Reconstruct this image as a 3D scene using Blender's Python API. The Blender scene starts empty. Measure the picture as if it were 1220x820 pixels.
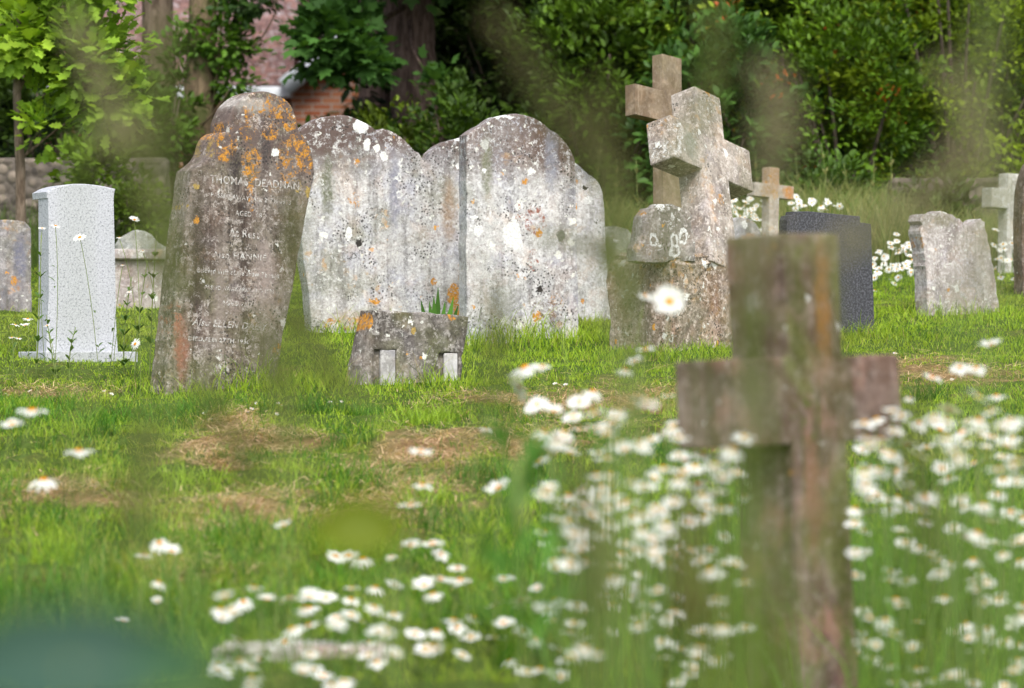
import bpy, bmesh, math, random
import numpy as np
from mathutils import Vector, Matrix, Euler, noise as mnoise

random.seed(7); rng = np.random.default_rng(7)
sc = bpy.context.scene
COL = sc.collection
R = math.radians
F = 4000.0          # focal length in photo pixels (photo 1220 wide)
HOR = 430.0         # row of the eye level
Z0 = 0.85           # eye height
pi = math.pi

# ------------------------------------------------------------------ helpers
def g_raw(y):
    lin = Z0 - .131 + .1*(y-15)
    k = .12
    a = 0.5*(lin + np.sqrt(lin*lin + k*k))        # smooth max(0, lin)
    top = Z0 + .93
    return top - 0.5*((top-a) + np.sqrt((top-a)**2 + k*k)) + .004
def n2(x, y, s, seed=0.):
    # cheap smooth value noise from sines
    return (np.sin(x*s*1.7+seed+np.sin(y*s*1.1+seed*2)*1.3)*np.cos(y*s*1.9-seed+np.sin(x*s*.8)*1.7)
            + .5*np.sin(x*s*3.9+y*s*2.3+seed*3)*np.cos(y*s*4.3-x*s*1.3+seed))/1.5
def ground(x, y):
    x = np.asarray(x, float); y = np.asarray(y, float)
    rough = np.clip((y-7.5)/1.5, 0, 1)*np.clip((15.5-y)/2.5, .25, 1)
    return g_raw(y) + .022*n2(x, y, 1.3, 1.) + (.04*n2(x, y, 3.6, 2.)+.016*n2(x, y, 8.7, 6.))*rough
def P(px, py, D):
    return Vector(((px-610)/F*D, D, Z0 + (HOR-py)/F*D))
def X(px, D): return (px-610)/F*D
def gz(x, y): return float(ground(x, y))
def hit(px, py):
    for D in np.arange(6, 30, .02):
        x = X(px, D)
        if Z0 + (HOR-py)/F*D <= gz(x, D): return x, float(D)
    return X(px, 25), 25.

def tag(o, label=None, cat=None, group=None, kind=None):
    if label: o['label'] = label
    if cat: o['category'] = cat
    if group: o['group'] = group
    if kind: o['kind'] = kind
    return o
def empty(name, loc, rz=0.):
    o = bpy.data.objects.new(name, None); COL.objects.link(o)
    o.empty_display_size = .1; o.location = loc; o.rotation_euler = (0, 0, rz); return o
def link(name, me, mat=None, parent=None, loc=None, rot=None):
    o = bpy.data.objects.new(name, me); COL.objects.link(o)
    if mat is not None and len(me.materials) == 0: me.materials.append(mat)
    if parent: o.parent = parent
    if loc is not None: o.location = loc
    if rot is not None: o.rotation_euler = rot
    return o
def mesh_np(name, V, faces_sizes, loops, col=None, smooth=False):
    me = bpy.data.meshes.new(name)
    V = np.asarray(V, np.float32); me.vertices.add(len(V)); me.vertices.foreach_set('co', V.ravel())
    fs = np.asarray(faces_sizes, np.int32); lp = np.asarray(loops, np.int32)
    me.loops.add(len(lp)); me.loops.foreach_set('vertex_index', lp)
    me.polygons.add(len(fs)); st = np.concatenate([[0], np.cumsum(fs)[:-1]]).astype(np.int32)
    me.polygons.foreach_set('loop_start', st)
    if smooth: me.polygons.foreach_set('use_smooth', np.ones(len(fs), bool))
    me.update(calc_edges=True)
    if col is not None:
        a = me.color_attributes.new('col', 'FLOAT_COLOR', 'POINT')
        c = np.ones((len(V), 4), np.float32); c[:, :3] = col
        a.data.foreach_set('color', c.ravel())
    return me
def mesh_py(name, V, Fc, smooth=False, col=None):
    sizes = [len(f) for f in Fc]; loops = [i for f in Fc for i in f]
    return mesh_np(name, V, sizes, loops, col, smooth)
def inst(name, tv, tf, A, T, col, smooth=False):
    """tv (V,3) template; A (N,3,3) columns = axes; T (N,3); col (N,3)"""
    tv = np.asarray(tv, float); N = len(T); V = len(tv)
    W = np.einsum('nij,vj->nvi', A, tv) + T[:, None, :]
    sizes = np.tile([len(f) for f in tf], N)
    base = np.array([i for f in tf for i in f]); loops = (base[None, :] + (np.arange(N)*V)[:, None]).ravel()
    return mesh_np(name, W.reshape(-1, 3), sizes, loops, np.repeat(col, V, axis=0), smooth)
def frames(d, n, L, W=None):
    """leaf axes: y along d (length L), z ~ n"""
    d = d/np.linalg.norm(d, axis=1, keepdims=True)
    x = np.cross(d, n); x /= np.linalg.norm(x, axis=1, keepdims=True)+1e-9
    z = np.cross(x, d); W = L if W is None else W
    return np.stack([x*W[:, None], d*L[:, None], z*L[:, None]], axis=2)
def runit(n):
    v = rng.normal(size=(n, 3)); return v/np.linalg.norm(v, axis=1, keepdims=True)

# leaf templates (y from 0 to 1)
LEAF_V = [(0,0,0),(.26,.3,.05),(.22,.7,.03),(0,1,-.08),(-.22,.7,.03),(-.26,.3,.05),(0,.5,-.02)]
LEAF_F = [(0,1,6),(1,2,6),(2,3,6),(3,4,6),(4,5,6),(5,0,6)]
OAK_V = [(0,0,0),(.1,.15,0),(.22,.27,.04),(.14,.38,0),(.32,.52,.05),(.2,.62,0),(.3,.8,.03),(.12,.86,0),(0,1,-.06),
         (-.12,.86,0),(-.3,.8,.03),(-.2,.62,0),(-.32,.52,.05),(-.14,.38,0),(-.22,.27,.04),(-.1,.15,0),(0,.5,-.03)]
OAK_F = [(i, (i+1) % 16, 16) for i in range(16)]
MAPLE_V = [(0,0,0),(.2,.1,.02),(.45,.2,-.03),(.33,.38,.03),(.5,.62,-.04),(.22,.62,.02),(0,1,-.08),(-.22,.62,.02),(-.5,.62,-.04),(-.33,.38,.03),(-.45,.2,-.03),(-.2,.1,.02),(0,.4,0)]
MAPLE_F = [(i, (i+1) % 12, 12) for i in range(12)]

def tube(pts, rad, seg=8, jitter=0.):
    V = []; Fc = []; n = len(pts)
    for i, p in enumerate(pts):
        p = Vector(p); a = Vector(pts[max(0, i-1)]); b = Vector(pts[min(n-1, i+1)])
        t = (b-a).normalized(); u = t.cross(Vector((.3, 1, .1))).normalized(); w = t.cross(u)
        for k in range(seg):
            an = 2*pi*k/seg; r = rad[i]*(1+random.uniform(-jitter, jitter))
            V.append(p+u*math.cos(an)*r+w*math.sin(an)*r)
    for i in range(n-1):
        for k in range(seg):
            Fc.append((i*seg+k, i*seg+(k+1) % seg, (i+1)*seg+(k+1) % seg, (i+1)*seg+k))
    Fc.append(tuple(range(seg))[::-1]); Fc.append(tuple(range((n-1)*seg, n*seg)))
    return V, Fc
class MB:
    def __init__(s): s.V = []; s.F = []
    def add(s, VF):
        o = len(s.V); s.V += [tuple(v) for v in VF[0]]; s.F += [tuple(i+o for i in f) for f in VF[1]]; return s
    def build(s, name, mat, parent=None, smooth=True, loc=None):
        me = mesh_py(name, s.V, s.F, smooth); return link(name, me, mat, parent, loc)
def bez(a, b, c, n=10):
    a, b, c = Vector(a), Vector(b), Vector(c)
    return [a*(1-t)**2 + b*2*t*(1-t) + c*t*t for t in [i/(n-1) for i in range(n)]]

# ------------------------------------------------------------------ node helpers
class NT:
    def __init__(s, name):
        s.m = bpy.data.materials.new(name); s.m.use_nodes = True; s.t = s.m.node_tree; s.t.nodes.clear()
        s.out = s.n('ShaderNodeOutputMaterial')
    def n(s, typ, **kw):
        nd = s.t.nodes.new(typ)
        for k, v in kw.items(): setattr(nd, k, v)
        return nd
    def l(s, a, b): s.t.links.new(a, b)
    def put(s, sock, v):
        if isinstance(v, bpy.types.NodeSocket): s.l(v, sock)
        elif isinstance(v, (tuple, list)) and len(v) == 3 and sock.type == 'RGBA': sock.default_value = (*v, 1)
        else: sock.default_value = v
    def coord(s, kind='Object', scale=None, off=None):
        c = s.n('ShaderNodeTexCoord').outputs[kind]
        if scale is None: return c
        m = s.n('ShaderNodeMapping'); s.l(c, m.inputs[0]); m.inputs['Scale'].default_value = scale
        if off: m.inputs['Location'].default_value = off
        return m.outputs[0]
    def noise(s, vec, scale, detail=4, rough=.6, dist=0., color=False):
        n = s.n('ShaderNodeTexNoise'); s.l(vec, n.inputs['Vector']); n.inputs['Scale'].default_value = scale
        n.inputs['Detail'].default_value = detail; n.inputs['Roughness'].default_value = rough; n.inputs['Distortion'].default_value = dist
        return n.outputs['Color' if color else 'Fac']
    def vor(s, vec, scale, out='Distance'):
        n = s.n('ShaderNodeTexVoronoi'); s.l(vec, n.inputs['Vector']); n.inputs['Scale'].default_value = scale
        return n.outputs[out]
    def math(s, op, a, b=None, clamp=False):
        m = s.n('ShaderNodeMath', operation=op, use_clamp=clamp); s.put(m.inputs[0], a)
        if b is not None: s.put(m.inputs[1], b)
        return m.outputs[0]
    def vm(s, op, a, b=None):
        m = s.n('ShaderNodeVectorMath', operation=op); s.put(m.inputs[0], a)
        if b is not None: s.put(m.inputs[1], b)
        return m.outputs['Value'] if op in ('LENGTH', 'DISTANCE') else m.outputs[0]
    def step(s, v, lo, hi, inv=False):
        m = s.n('ShaderNodeMapRange', interpolation_type='SMOOTHSTEP'); s.put(m.inputs[0], v)
        m.inputs[1].default_value = lo; m.inputs[2].default_value = hi
        m.inputs[3].default_value = 1. if inv else 0.; m.inputs[4].default_value = 0. if inv else 1.
        return m.outputs[0]
    def mix(s, f, a, b, mode='MIX'):
        m = s.n('ShaderNodeMix', data_type='RGBA', blend_type=mode); s.put(m.inputs[0], f); s.put(m.inputs[6], a); s.put(m.inputs[7], b)
        return m.outputs[2]
    def bsdf(s, col, rough=.8, spec=.3, bump=None, bs=.5, bd=.01):
        b = s.n('ShaderNodeBsdfPrincipled'); s.put(b.inputs['Base Color'], col); s.put(b.inputs['Roughness'], rough)
        b.inputs['Specular IOR Level'].default_value = spec
        if bump is not None:
            bp = s.n('ShaderNodeBump'); s.l(bump, bp.inputs['Height']); bp.inputs['Strength'].default_value = bs; bp.inputs['Distance'].default_value = bd
            s.l(bp.outputs[0], b.inputs['Normal'])
        return b
    def fin(s, sh): s.l(sh, s.out.inputs[0]); return s.m

def leaf_mat(name, trans=.35, rough=.45, spec=.3, gain=1.0):
    t = NT(name); a = t.n('ShaderNodeAttribute', attribute_name='col')
    c = a.outputs['Color']
    if gain != 1: c = t.mix(1., c, (gain, gain, gain), 'MULTIPLY')
    b = t.bsdf(c, rough, spec)
    tr = t.n('ShaderNodeBsdfTranslucent'); t.l(t.mix(1., c, (1.25, 1.2, .55), 'MULTIPLY'), tr.inputs[0])
    mx = t.n('ShaderNodeMixShader'); mx.inputs[0].default_value = trans
    t.l(b.outputs[0], mx.inputs[1]); t.l(tr.outputs[0], mx.inputs[2])
    return t.fin(mx.outputs[0])
M_LEAF = leaf_mat('leaf', .35, .55, .2); M_GLOSS = leaf_mat('glossy_leaf', .25, .5, .2)
M_GRASS = leaf_mat('grass_blade', .4, .5, .25)
M_STRAWG = leaf_mat('dry_stalk', .3, .7, .1)
M_PETAL = leaf_mat('petal', .25, .6, .15)

def plain(name, col, rough=.7, spec=.3, noise_s=None, col2=None, bs=.4, bd=.01, scale=None):
    t = NT(name); v = t.coord('Object', scale)
    if noise_s is None: return t.fin(t.bsdf(col, rough, spec).outputs[0])
    n = t.noise(v, noise_s, 6, .65)
    return t.fin(t.bsdf(t.mix(t.step(n, .35, .65), col, col2 or col), rough, spec, n, bs, bd).outputs[0])
M_DISC = plain('flower_disc_yellow', (.75, .3, .01), .8, .1, 900, (.6, .2, .005))
M_STEM = plain('plant_stem', (.13, .2, .04), .6, .2, 30, (.19, .22, .07))

def bark_mat(name, c1, c2, moss=None):
    t = NT(name); v = t.coord('Object', (1, 1, .22)); n = t.noise(v, 22, 8, .7, .5); b = t.noise(t.coord('Object'), 2.2, 4)
    c = t.mix(t.step(n, .38, .62), c1, c2)
    if moss: c = t.mix(t.step(b, .5, .62), c, moss)
    return t.fin(t.bsdf(c, .9, .15, n, .9, .04).outputs[0])
M_BARK = bark_mat('bark_grey_brown', (.09, .065, .045), (.22, .17, .125))
M_BARKD = bark_mat('bark_dark', (.07, .045, .038), (.22, .15, .125))
M_BARKM = bark_mat('bark_mossy', (.09, .065, .04), (.2, .15, .09), (.08, .095, .03))
M_TWIG = plain('twig_bark', (.045, .035, .025), .9, .1, 20, (.09, .075, .055))

def stone_mat(name, c1, c2, streak=(.1, .09, .07), streak_amt=.5, speck=.5, white=.3, orange=.3, spots=(), top=None,
              zoff=0., seed=0., fine=.35, bump=.6, green=.25, opos=.5, ztop=1., pink=0.):
    """weathered stone: mottling, rain streaks, black specks, white and orange lichen, traced lichen rosettes"""
    t = NT(name); o = t.coord('Object', (1, 1, 1), (seed*3.1, seed*1.7, seed*2.3)); base = t.coord('Object')
    big = t.noise(o, 2.6, 5, .6); med = t.noise(o, 11, 6, .7, .3); fin_ = t.noise(o, 75, 5, .7)
    c = t.mix(t.step(big, .36, .64), c1, c2)
    c = t.mix(t.math('MULTIPLY', t.step(med, .45, .7), .55), c, tuple(min(.75, x*1.7+.06) for x in c2))
    if pink: c = t.mix(t.math('MULTIPLY', t.step(t.noise(o, 5.3, 3), .5, .62), pink), c, (.36, .2, .16))
    sv = t.n('ShaderNodeMapping'); t.l(o, sv.inputs[0]); sv.inputs['Scale'].default_value = (1, 1, .09)
    st = t.noise(sv.outputs[0], 17, 6, .65, .2)
    c = t.mix(t.math('MULTIPLY', t.step(st, .48, .66), streak_amt), c, streak)
    c = t.mix(t.math('MULTIPLY', t.step(st, .46, .32), .35), c, tuple(min(.8, x*1.5+.08) for x in c2))
    if green: c = t.mix(t.math('MULTIPLY', t.step(t.noise(o, 3.4, 3, .5, .4), .5, .66), green), c, (.13, .14, .05))
    tint = t.noise(o, 6.5, 4, .6, .5, True); sc3 = t.n('ShaderNodeSeparateColor'); t.l(tint, sc3.inputs[0])
    c = t.mix(t.math('MULTIPLY', t.step(sc3.outputs[0], .5, .66), .45), c, t.mix(1., c, (.86, .88, 1.06), 'MULTIPLY'))
    c = t.mix(t.math('MULTIPLY', t.step(sc3.outputs[1], .5, .66), .5), c, t.mix(1., c, (1.12, .95, .84), 'MULTIPLY'))
    grain = t.noise(o, 42, 6, .78, .3)
    c = t.mix(t.math('MULTIPLY', t.step(grain, .5, .6), fine), c, t.mix(1., c, (.4, .37, .35), 'MULTIPLY'))
    c = t.mix(t.math('MULTIPLY', t.step(fin_, .42, .6), fine*.9), c, t.mix(1., c, (.45, .42, .4), 'MULTIPLY'))
    c = t.mix(t.math('MULTIPLY', t.step(t.noise(o, 36, 5, .82), .53, .6), fine*1.1), c, tuple(min(.75, x*1.35+.16) for x in c2))
    if top:
        sep = t.n('ShaderNodeSeparateXYZ'); t.l(base, sep.inputs[0])
        m = t.math('ADD', t.step(sep.outputs[2], top[0], top[1]), t.math('MULTIPLY', t.math('SUBTRACT', big, .5), 1.6), True)
        m = t.math('MULTIPLY', m, t.step(t.noise(o, 34, 5, .8), .4, .5))
        c = t.mix(m, c, top[2])
    # distorted coordinate for lichens
    dn = t.noise(o, 26, 4, .7, 0, True); dv = t.vm('MULTIPLY', t.vm('SUBTRACT', dn, (.5, .5, .5)), (.075, .075, .075)); q = t.vm('ADD', o, dv)
    if speck:
        vs = t.vor(t.vm('ADD', o, t.vm('MULTIPLY', dv, (.3, .3, .3))), 62); msk = t.step(t.noise(o, 7, 3), .62-.2*speck, .78-.2*speck)
        c = t.mix(t.math('MULTIPLY', t.math('MULTIPLY', t.step(vs, .3, .16, ) if False else t.step(vs, .24, .4, True), msk), .9), c, (.035, .033, .03))
    def lich(scale, amt, colr, colr2, r, s2):
        nonlocal c
        vd = t.vor(t.vm('ADD', q, (s2, s2, s2)), scale); vc = t.vor(t.vm('ADD', q, (s2, s2, s2)), scale, 'Color')
        sepc = t.n('ShaderNodeSeparateColor'); t.l(vc, sepc.inputs[0])
        pick = t.step(sepc.outputs[0], 1-amt, 1-amt+.05)
        m = t.math('MULTIPLY', t.step(vd, r*.8, r, True), pick)
        cc = t.mix(t.step(t.noise(o, 120, 3), .4, .6), colr, colr2)
        c = t.mix(m, c, cc)
    if white: lich(13, white*.35, (.72, .72, .68), (.58, .58, .52), .3, 4.2); lich(34, white*.5, (.66, .66, .62), (.5, .5, .45), .3, 9.2)
    if orange:
        reg = t.step(t.noise(o, 2.8, 3), opos, opos+.12)
        vd = t.vor(t.vm('ADD', q, (2.2, 5.2, 1.2)), 26); m = t.math('MULTIPLY', t.math('MULTIPLY', t.step(vd, .34, .5, True), t.step(t.noise(o, 15, 4, .7), .47, .56)), reg)
        m = t.math('MULTIPLY', m, min(1., orange*1.4))
        c = t.mix(m, c, t.mix(t.step(t.noise(o, 60, 3), .38, .62), (.62, .25, .03), (.42, .27, .07)))
        lich(24, orange*.18, (.62, .26, .03), (.5, .3, .08), .3, 7.7)
    bq = t.vm('ADD', base, t.vm('MULTIPLY', dv, (.8, .8, .8)))
    for (u, v, ru, rv, sc_, kind) in sorted(spots, key=lambda a: {'soft':0,'patch':1,'disc':2,'ring':2}[a[5]]):
        d = t.vm('LENGTH', t.vm('MULTIPLY', t.vm('SUBTRACT', bq, (u, 0, v)), (1/ru, 0., 1/rv)))
        if kind == 'ring': m = t.math('MULTIPLY', t.step(d, .5, .62), t.step(d, .92, 1.05, True))
        else: m = t.step(d, .85, 1.05, True)
        cc = t.mix(t.step(t.noise(o, 90, 4, .7), .35, .6), sc_, tuple(x*.62 for x in sc_))
        if kind == 'disc' and sc_ == OR: m = t.math('MULTIPLY', m, t.step(t.noise(o, 55, 5, .8), .42, .5))
        if kind == 'patch': m = t.math('MULTIPLY', m, t.step(t.noise(o, 30, 6, .85, .4), .5, .58))
        if kind == 'soft': m = t.math('MULTIPLY', t.step(d, .3, 1.1, True), t.math('ADD', t.math('MULTIPLY', t.step(t.noise(o, 45, 5, .75), .35, .6), .6), .3))
        c = t.mix(m, c, cc)
    h = t.math('ADD', t.math('MULTIPLY', med, .8), t.math('MULTIPLY', fin_, .35))
    h = t.math('ADD', h, t.math('MULTIPLY', st, .5))
    return t.fin(t.bsdf(c, .92, .12, h, bump, .012).outputs[0])

# ------------------------------------------------------------------ slabs traced and given real distance and thickness
def plane_uv(px, py, X0, D, th):
    q = (px-610)/F; c, s = math.cos(th), math.sin(th)
    u = (q*D - X0)/(c - q*s)
    return u, Z0 + (HOR-py)/F*(D+u*s)
def smooth_outline(pts, step=.02, keep=30):
    n = len(pts); out = []
    for i in range(n):
        p0, p1, p2, p3 = pts[i-1], pts[i], pts[(i+1) % n], pts[(i+2) % n]
        def ang(a, b, c):
            v1 = Vector((b[0]-a[0], b[1]-a[1])); v2 = Vector((c[0]-b[0], c[1]-b[1]))
            return math.degrees(v1.angle(v2)) if v1.length > 1e-6 and v2.length > 1e-6 else 0
        L = math.hypot(p2[0]-p1[0], p2[1]-p1[1]); k = max(1, int(L/step))
        t1 = (0, 0) if ang(p0, p1, p2) > keep else ((p2[0]-p0[0])/2, (p2[1]-p0[1])/2)
        t2 = (0, 0) if ang(p1, p2, p3) > keep else ((p3[0]-p1[0])/2, (p3[1]-p1[1])/2)
        # clamp tangents to segment length; straight when corners at either end
        def cl(t):
            m = math.hypot(*t); return t if m <= L or m == 0 else (t[0]*L/m, t[1]*L/m)
        t1, t2 = cl(t1), cl(t2)
        if t1 == (0, 0): t1 = (p2[0]-p1[0], p2[1]-p1[1])
        if t2 == (0, 0): t2 = (p2[0]-p1[0], p2[1]-p1[1])
        for j in range(k):
            t = j/k; h1 = 2*t**3-3*t**2+1; h2 = -2*t**3+3*t**2; h3 = t**3-2*t**2+t; h4 = t**3-t**2
            out.append((h1*p1[0]+h2*p2[0]+h3*t1[0]+h4*t2[0], h1*p1[1]+h2*p2[1]+h3*t1[1]+h4*t2[1]))
    return out
def slab_mesh(name, pts, thick, bev=.008, jit=.002, y0=0., step=.02):
    o = smooth_outline(pts, step); bm = bmesh.new(); vs = []
    for (u, v) in o:
        d = mnoise.noise_vector(Vector((u*14, v*14, thick*50+y0)))*jit*2 + mnoise.noise_vector(Vector((u*45, v*45, 3)))*jit
        vs.append(bm.verts.new((u+d.x, y0, v+d.y)))
    f = bm.faces.new(vs); bm.normal_update()
    if f.normal.y > 0: f.normal_flip()
    r = bmesh.ops.extrude_face_region(bm, geom=[f]); nv = [e for e in r['geom'] if isinstance(e, bmesh.types.BMVert)]
    bmesh.ops.translate(bm, verts=nv, vec=(0, thick, 0))
    bmesh.ops.recalc_face_normals(bm, faces=bm.faces[:])
    if bev:
        ed = [e for e in bm.edges if len(e.link_faces) == 2 and max(len(x.verts) for x in e.link_faces) > 6]
        bmesh.ops.bevel(bm, geom=ed, offset=bev, segments=2, profile=.6, affect='EDGES')
    me = bpy.data.meshes.new(name); bm.to_mesh(me); bm.free(); return me
class Stone:
    def __init__(s, name, outline, D, yaw, thick, basepx, label, cat, group=None, bev=.009, jit=.002, deep=.12, **mk):
        s.D = D; s.th = R(yaw); s.X0 = X(basepx, D); s.z = gz(s.X0, D)
        s.uvf = lambda px, py: (lambda a: (a[0], a[1]-s.z))(plane_uv(px, py, s.X0, D, s.th))
        pts = [s.uvf(*p) for p in outline]
        # sink the foot below the grass
        vmin = min(p[1] for p in pts)
        a, b = pts[0], pts[-1]
        pts = [(a[0], min(a[1], -deep))] + pts + [(b[0], min(b[1], -deep))] if min(a[1], b[1]) > -deep else pts
        sp = mk.pop('spots_px', []); spots = []
        for (px, py, rx, ry, c_, k_) in sp:
            u, v = s.uvf(px, py); spots.append((u, v, rx*D/F/math.cos(s.th), ry*D/F, c_, k_))
        m = mk.pop('mat', None) or stone_mat(name+'_stone', spots=spots, seed=D*7.3 % 5+basepx*.01, **mk)
        s.mat = m
        me = slab_mesh(name, pts, thick, bev, jit)
        s.o = link(name, me, m, None, (s.X0, D, s.z), (0, 0, s.th)); tag(s.o, label, cat, group)
    def child(s, name, me, mat): return link(name, me, mat, s.o)

def boxmesh0(name, x0, x1, y0, y1, z0, z1):
    V = [(x, y, z) for x in (x0, x1) for y in (y0, y1) for z in (z0, z1)]
    return mesh_py(name, V, [(0,1,3,2), (4,6,7,5), (0,4,5,1), (2,3,7,6), (0,2,6,4), (1,5,7,3)])
WH = (.8, .8, .77); OR = (.58, .27, .045); OC = (.42, .3, .1); BK = (.05, .045, .04); RD = (.33, .14, .1)
HG = 'weathered stone headstones standing in the churchyard grass'

# ---- leaning inscribed headstone
th = Stone('leaning_headstone',
    [(196,470),(204,410),(213,330),(222,255),(230,203),(236,198),(244,193),(250,184),(253,172),(258,163),(264,158),(270,157),
     (271,147),(276,131),(286,119),(302,111),(320,109),(335,114),(346,125),(353,141),(356,156),(363,163),(370,178),(375,205),(370,228),(367,248),(361,280),(353,324),(341,385),(334,426),(328,466)],
    15., 36, .15, 265, 'tall brown inscribed headstone leaning to the right with orange lichen over its rounded top', 'headstone', HG, bev=.012, jit=.003,
    c1=(.11, .088, .07), c2=(.22, .19, .165), streak=(.05, .036, .03), streak_amt=.8, speck=.9, white=.12, orange=.12, opos=.56, fine=.6, green=.4, pink=.1, bump=.9,
    top=(.85, 1.15, (.12, .09, .08)),
    spots_px=[(330,128,26,14,OR,'patch'),(300,135,9,26,OR,'patch'),(345,150,9,22,OR,'patch'),(268,170,14,26,OR,'patch'),(292,160,9,10,OR,'patch'),(322,155,12,12,OR,'patch'),
              (350,180,18,28,OR,'patch'),(300,195,12,22,OR,'patch'),(340,205,12,16,OR,'patch'),(368,229,5,7,OC,'disc'),(366,190,7,20,OR,'patch'),(298,232,4,22,OR,'patch'),(355,222,5,9,OC,'patch'),
              (328,181,5,5,WH,'disc'),(217,232,5,5,OC,'ring'),(219,245,5,6,OC,'ring'),(234,222,3,3,OC,'disc'),(234,263,3,5,OR,'disc'),(300,125,30,12,(.5,.47,.43),'soft'),
              (217,420,9,48,RD,'soft'),(212,400,6,40,RD,'patch'),(330,417,6,7,OR,'patch'),(262,440,10,7,WH,'patch'),(255,452,8,8,(.1,.08,.06),'soft'),(262,426,4,4,WH,'patch'),(348,270,11,80,(.07,.055,.035),'soft'),(236,290,12,90,(.075,.06,.045),'soft'),(280,200,10,40,(.06,.05,.05),'soft'),(316,170,8,40,(.07,.06,.06),'soft'),(315,330,14,70,(.36,.3,.27),'soft'),(262,350,10,60,(.3,.25,.22),'soft'),(292,119,24,9,(.5,.46,.42),'patch'),(310,145,14,10,(.5,.46,.44),'patch'),(252,175,8,12,(.3,.22,.08),'patch')])
def text_mesh(name, lines, uvf, y):
    V = []; Fc = []
    for (txt, x1, y1, x2, y2, hpx, shear) in lines:
        cu = bpy.data.curves.new('t', 'FONT'); cu.body = txt; cu.size = 1; cu.shear = shear; cu.extrude = .0
        cu.resolution_u = 3; cu.space_character = 1.12; cu.offset = .012
        ob = bpy.data.objects.new('t', cu); COL.objects.link(ob)
        dg = bpy.context.evaluated_depsgraph_get(); me = bpy.data.meshes.new_from_object(ob.evaluated_get(dg))
        v = [tuple(w.co) for w in me.vertices]; mx = max(w[0] for w in v); mn = min(w[0] for w in v)
        a = Vector(uvf(x1, y1)); b = Vector(uvf(x2, y2)); d = b-a; L = d.length; d /= L
        up = Vector((-d.y, d.x)); hs = hpx*15/F/.72
        off = len(V)
        for w in v:
            q = a + d*((w[0]-mn)/(mx-mn)*L) + up*(w[1]*hs)
            V.append((q.x, y, q.y))
        Fc += [tuple(i+off for i in p.vertices) for p in me.polygons]
        bpy.data.objects.remove(ob)
    return mesh_py(name, V, Fc)
t = NT('lead_lettering'); nn = t.noise(t.coord('Object'), 60, 4, .7)
M_TEXT = t.fin(t.bsdf(t.mix(t.step(nn, .42, .55), (.5, .49, .47), (.25, .215, .19)), .8, .1).outputs[0])
LN = [('THOMAS  DEADMAN', 250, 217.5, 356, 226, 9.5, 0), ('PASSED AWAY JAN. 29TH 1913', 251, 234.5, 346, 244, 5.4, 0), ('AGED  68', 280, 256.5, 311.5, 259.5, 6, 0),
      ('At Rest', 272.7, 281, 308.5, 284.5, 9.5, 0), ('Also HANNIE', 253, 306.5, 317, 311, 7.5, 0), ('Beloved Wife of the above Thomas', 235, 324.5, 332, 332, 6.5, 0),
      ('PASSED AWAY APRIL 2ND 1923', 244, 344.5, 326, 350, 5, 0), ('AGED 78', 263, 363, 294, 366, 5.5, .2), ('Also ELLEN DAISY', 228.7, 387, 318.5, 394, 8, .25), ('DIED FEB. 27TH 1930', 224, 405.5, 297, 410, 5, .1)]
for ln in LN: th.child('inscription_line', text_mesh('inscription_line', [ln], th.uvf, -.0015), M_TEXT)

# ---- twin-arched headstone
GREY = dict(c1=(.39, .39, .4), c2=(.56, .55, .53), streak=(.17, .165, .17), fine=.5)
tw = Stone('twin_headstone',
    [(372,402),(367,345),(360,295),(364,254),(374,215),(372,192),(366,178),(359,164),(358,157),(366,149),(379,142),(395,138),(410,137),(425,141),(440,149),(448,156),(456,153),(466,156),(478,163),(489,174),(494,180),(499,182),
     (505,191),(510,190),(513,182),(522,174),(534,168),(548,165),(556,162),(566,154),(582,146),(600,143),(620,146),(640,155),(648,166),(646,185),(640,200),(642,240),(646,402)],
    17.9, 24, .11, 500, 'wide pale grey headstone with two arches meeting in a notch, behind the leaning brown one', 'headstone', HG,
    streak_amt=.6, speck=.8, white=.35, orange=.3, opos=.54, green=.4, top=(.75, 1.05, (.11, .08, .07)), **GREY,
    spots_px=[(430,150,9,10,WH,'disc'),(437,172,5,8,WH,'disc'),(415,278,4.5,8,WH,'disc'),(458,186,4,6,WH,'disc'),(475,212,3.5,5,WH,'ring'),(476,232,3.5,5,WH,'ring'),(546,198,3.5,5,WH,'disc'),(366,251,5,9,WH,'disc'),(380,215,7,10,WH,'patch'),
              (428,290,4,6,BK,'disc'),(420,303,6,8,BK,'patch'),(395,285,4,10,BK,'patch'),(424,193,6,5,OR,'patch'),(422,240,8,10,OR,'patch'),(448,360,5,4,OR,'disc'),(547,165,7,4,WH,'disc'),(540,350,7,14,OR,'disc'),(545,370,6,9,OR,'disc'),
              (395,388,20,10,BK,'patch'),(410,385,26,8,OR,'patch'),(535,250,12,50,(.38,.27,.18),'soft'),(517,335,4,4,OR,'disc'),(470,230,8,60,(.3,.3,.36),'soft'),(390,225,10,50,(.16,.17,.1),'soft'),(420,380,30,14,(.5,.42,.33),'soft')])
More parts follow.
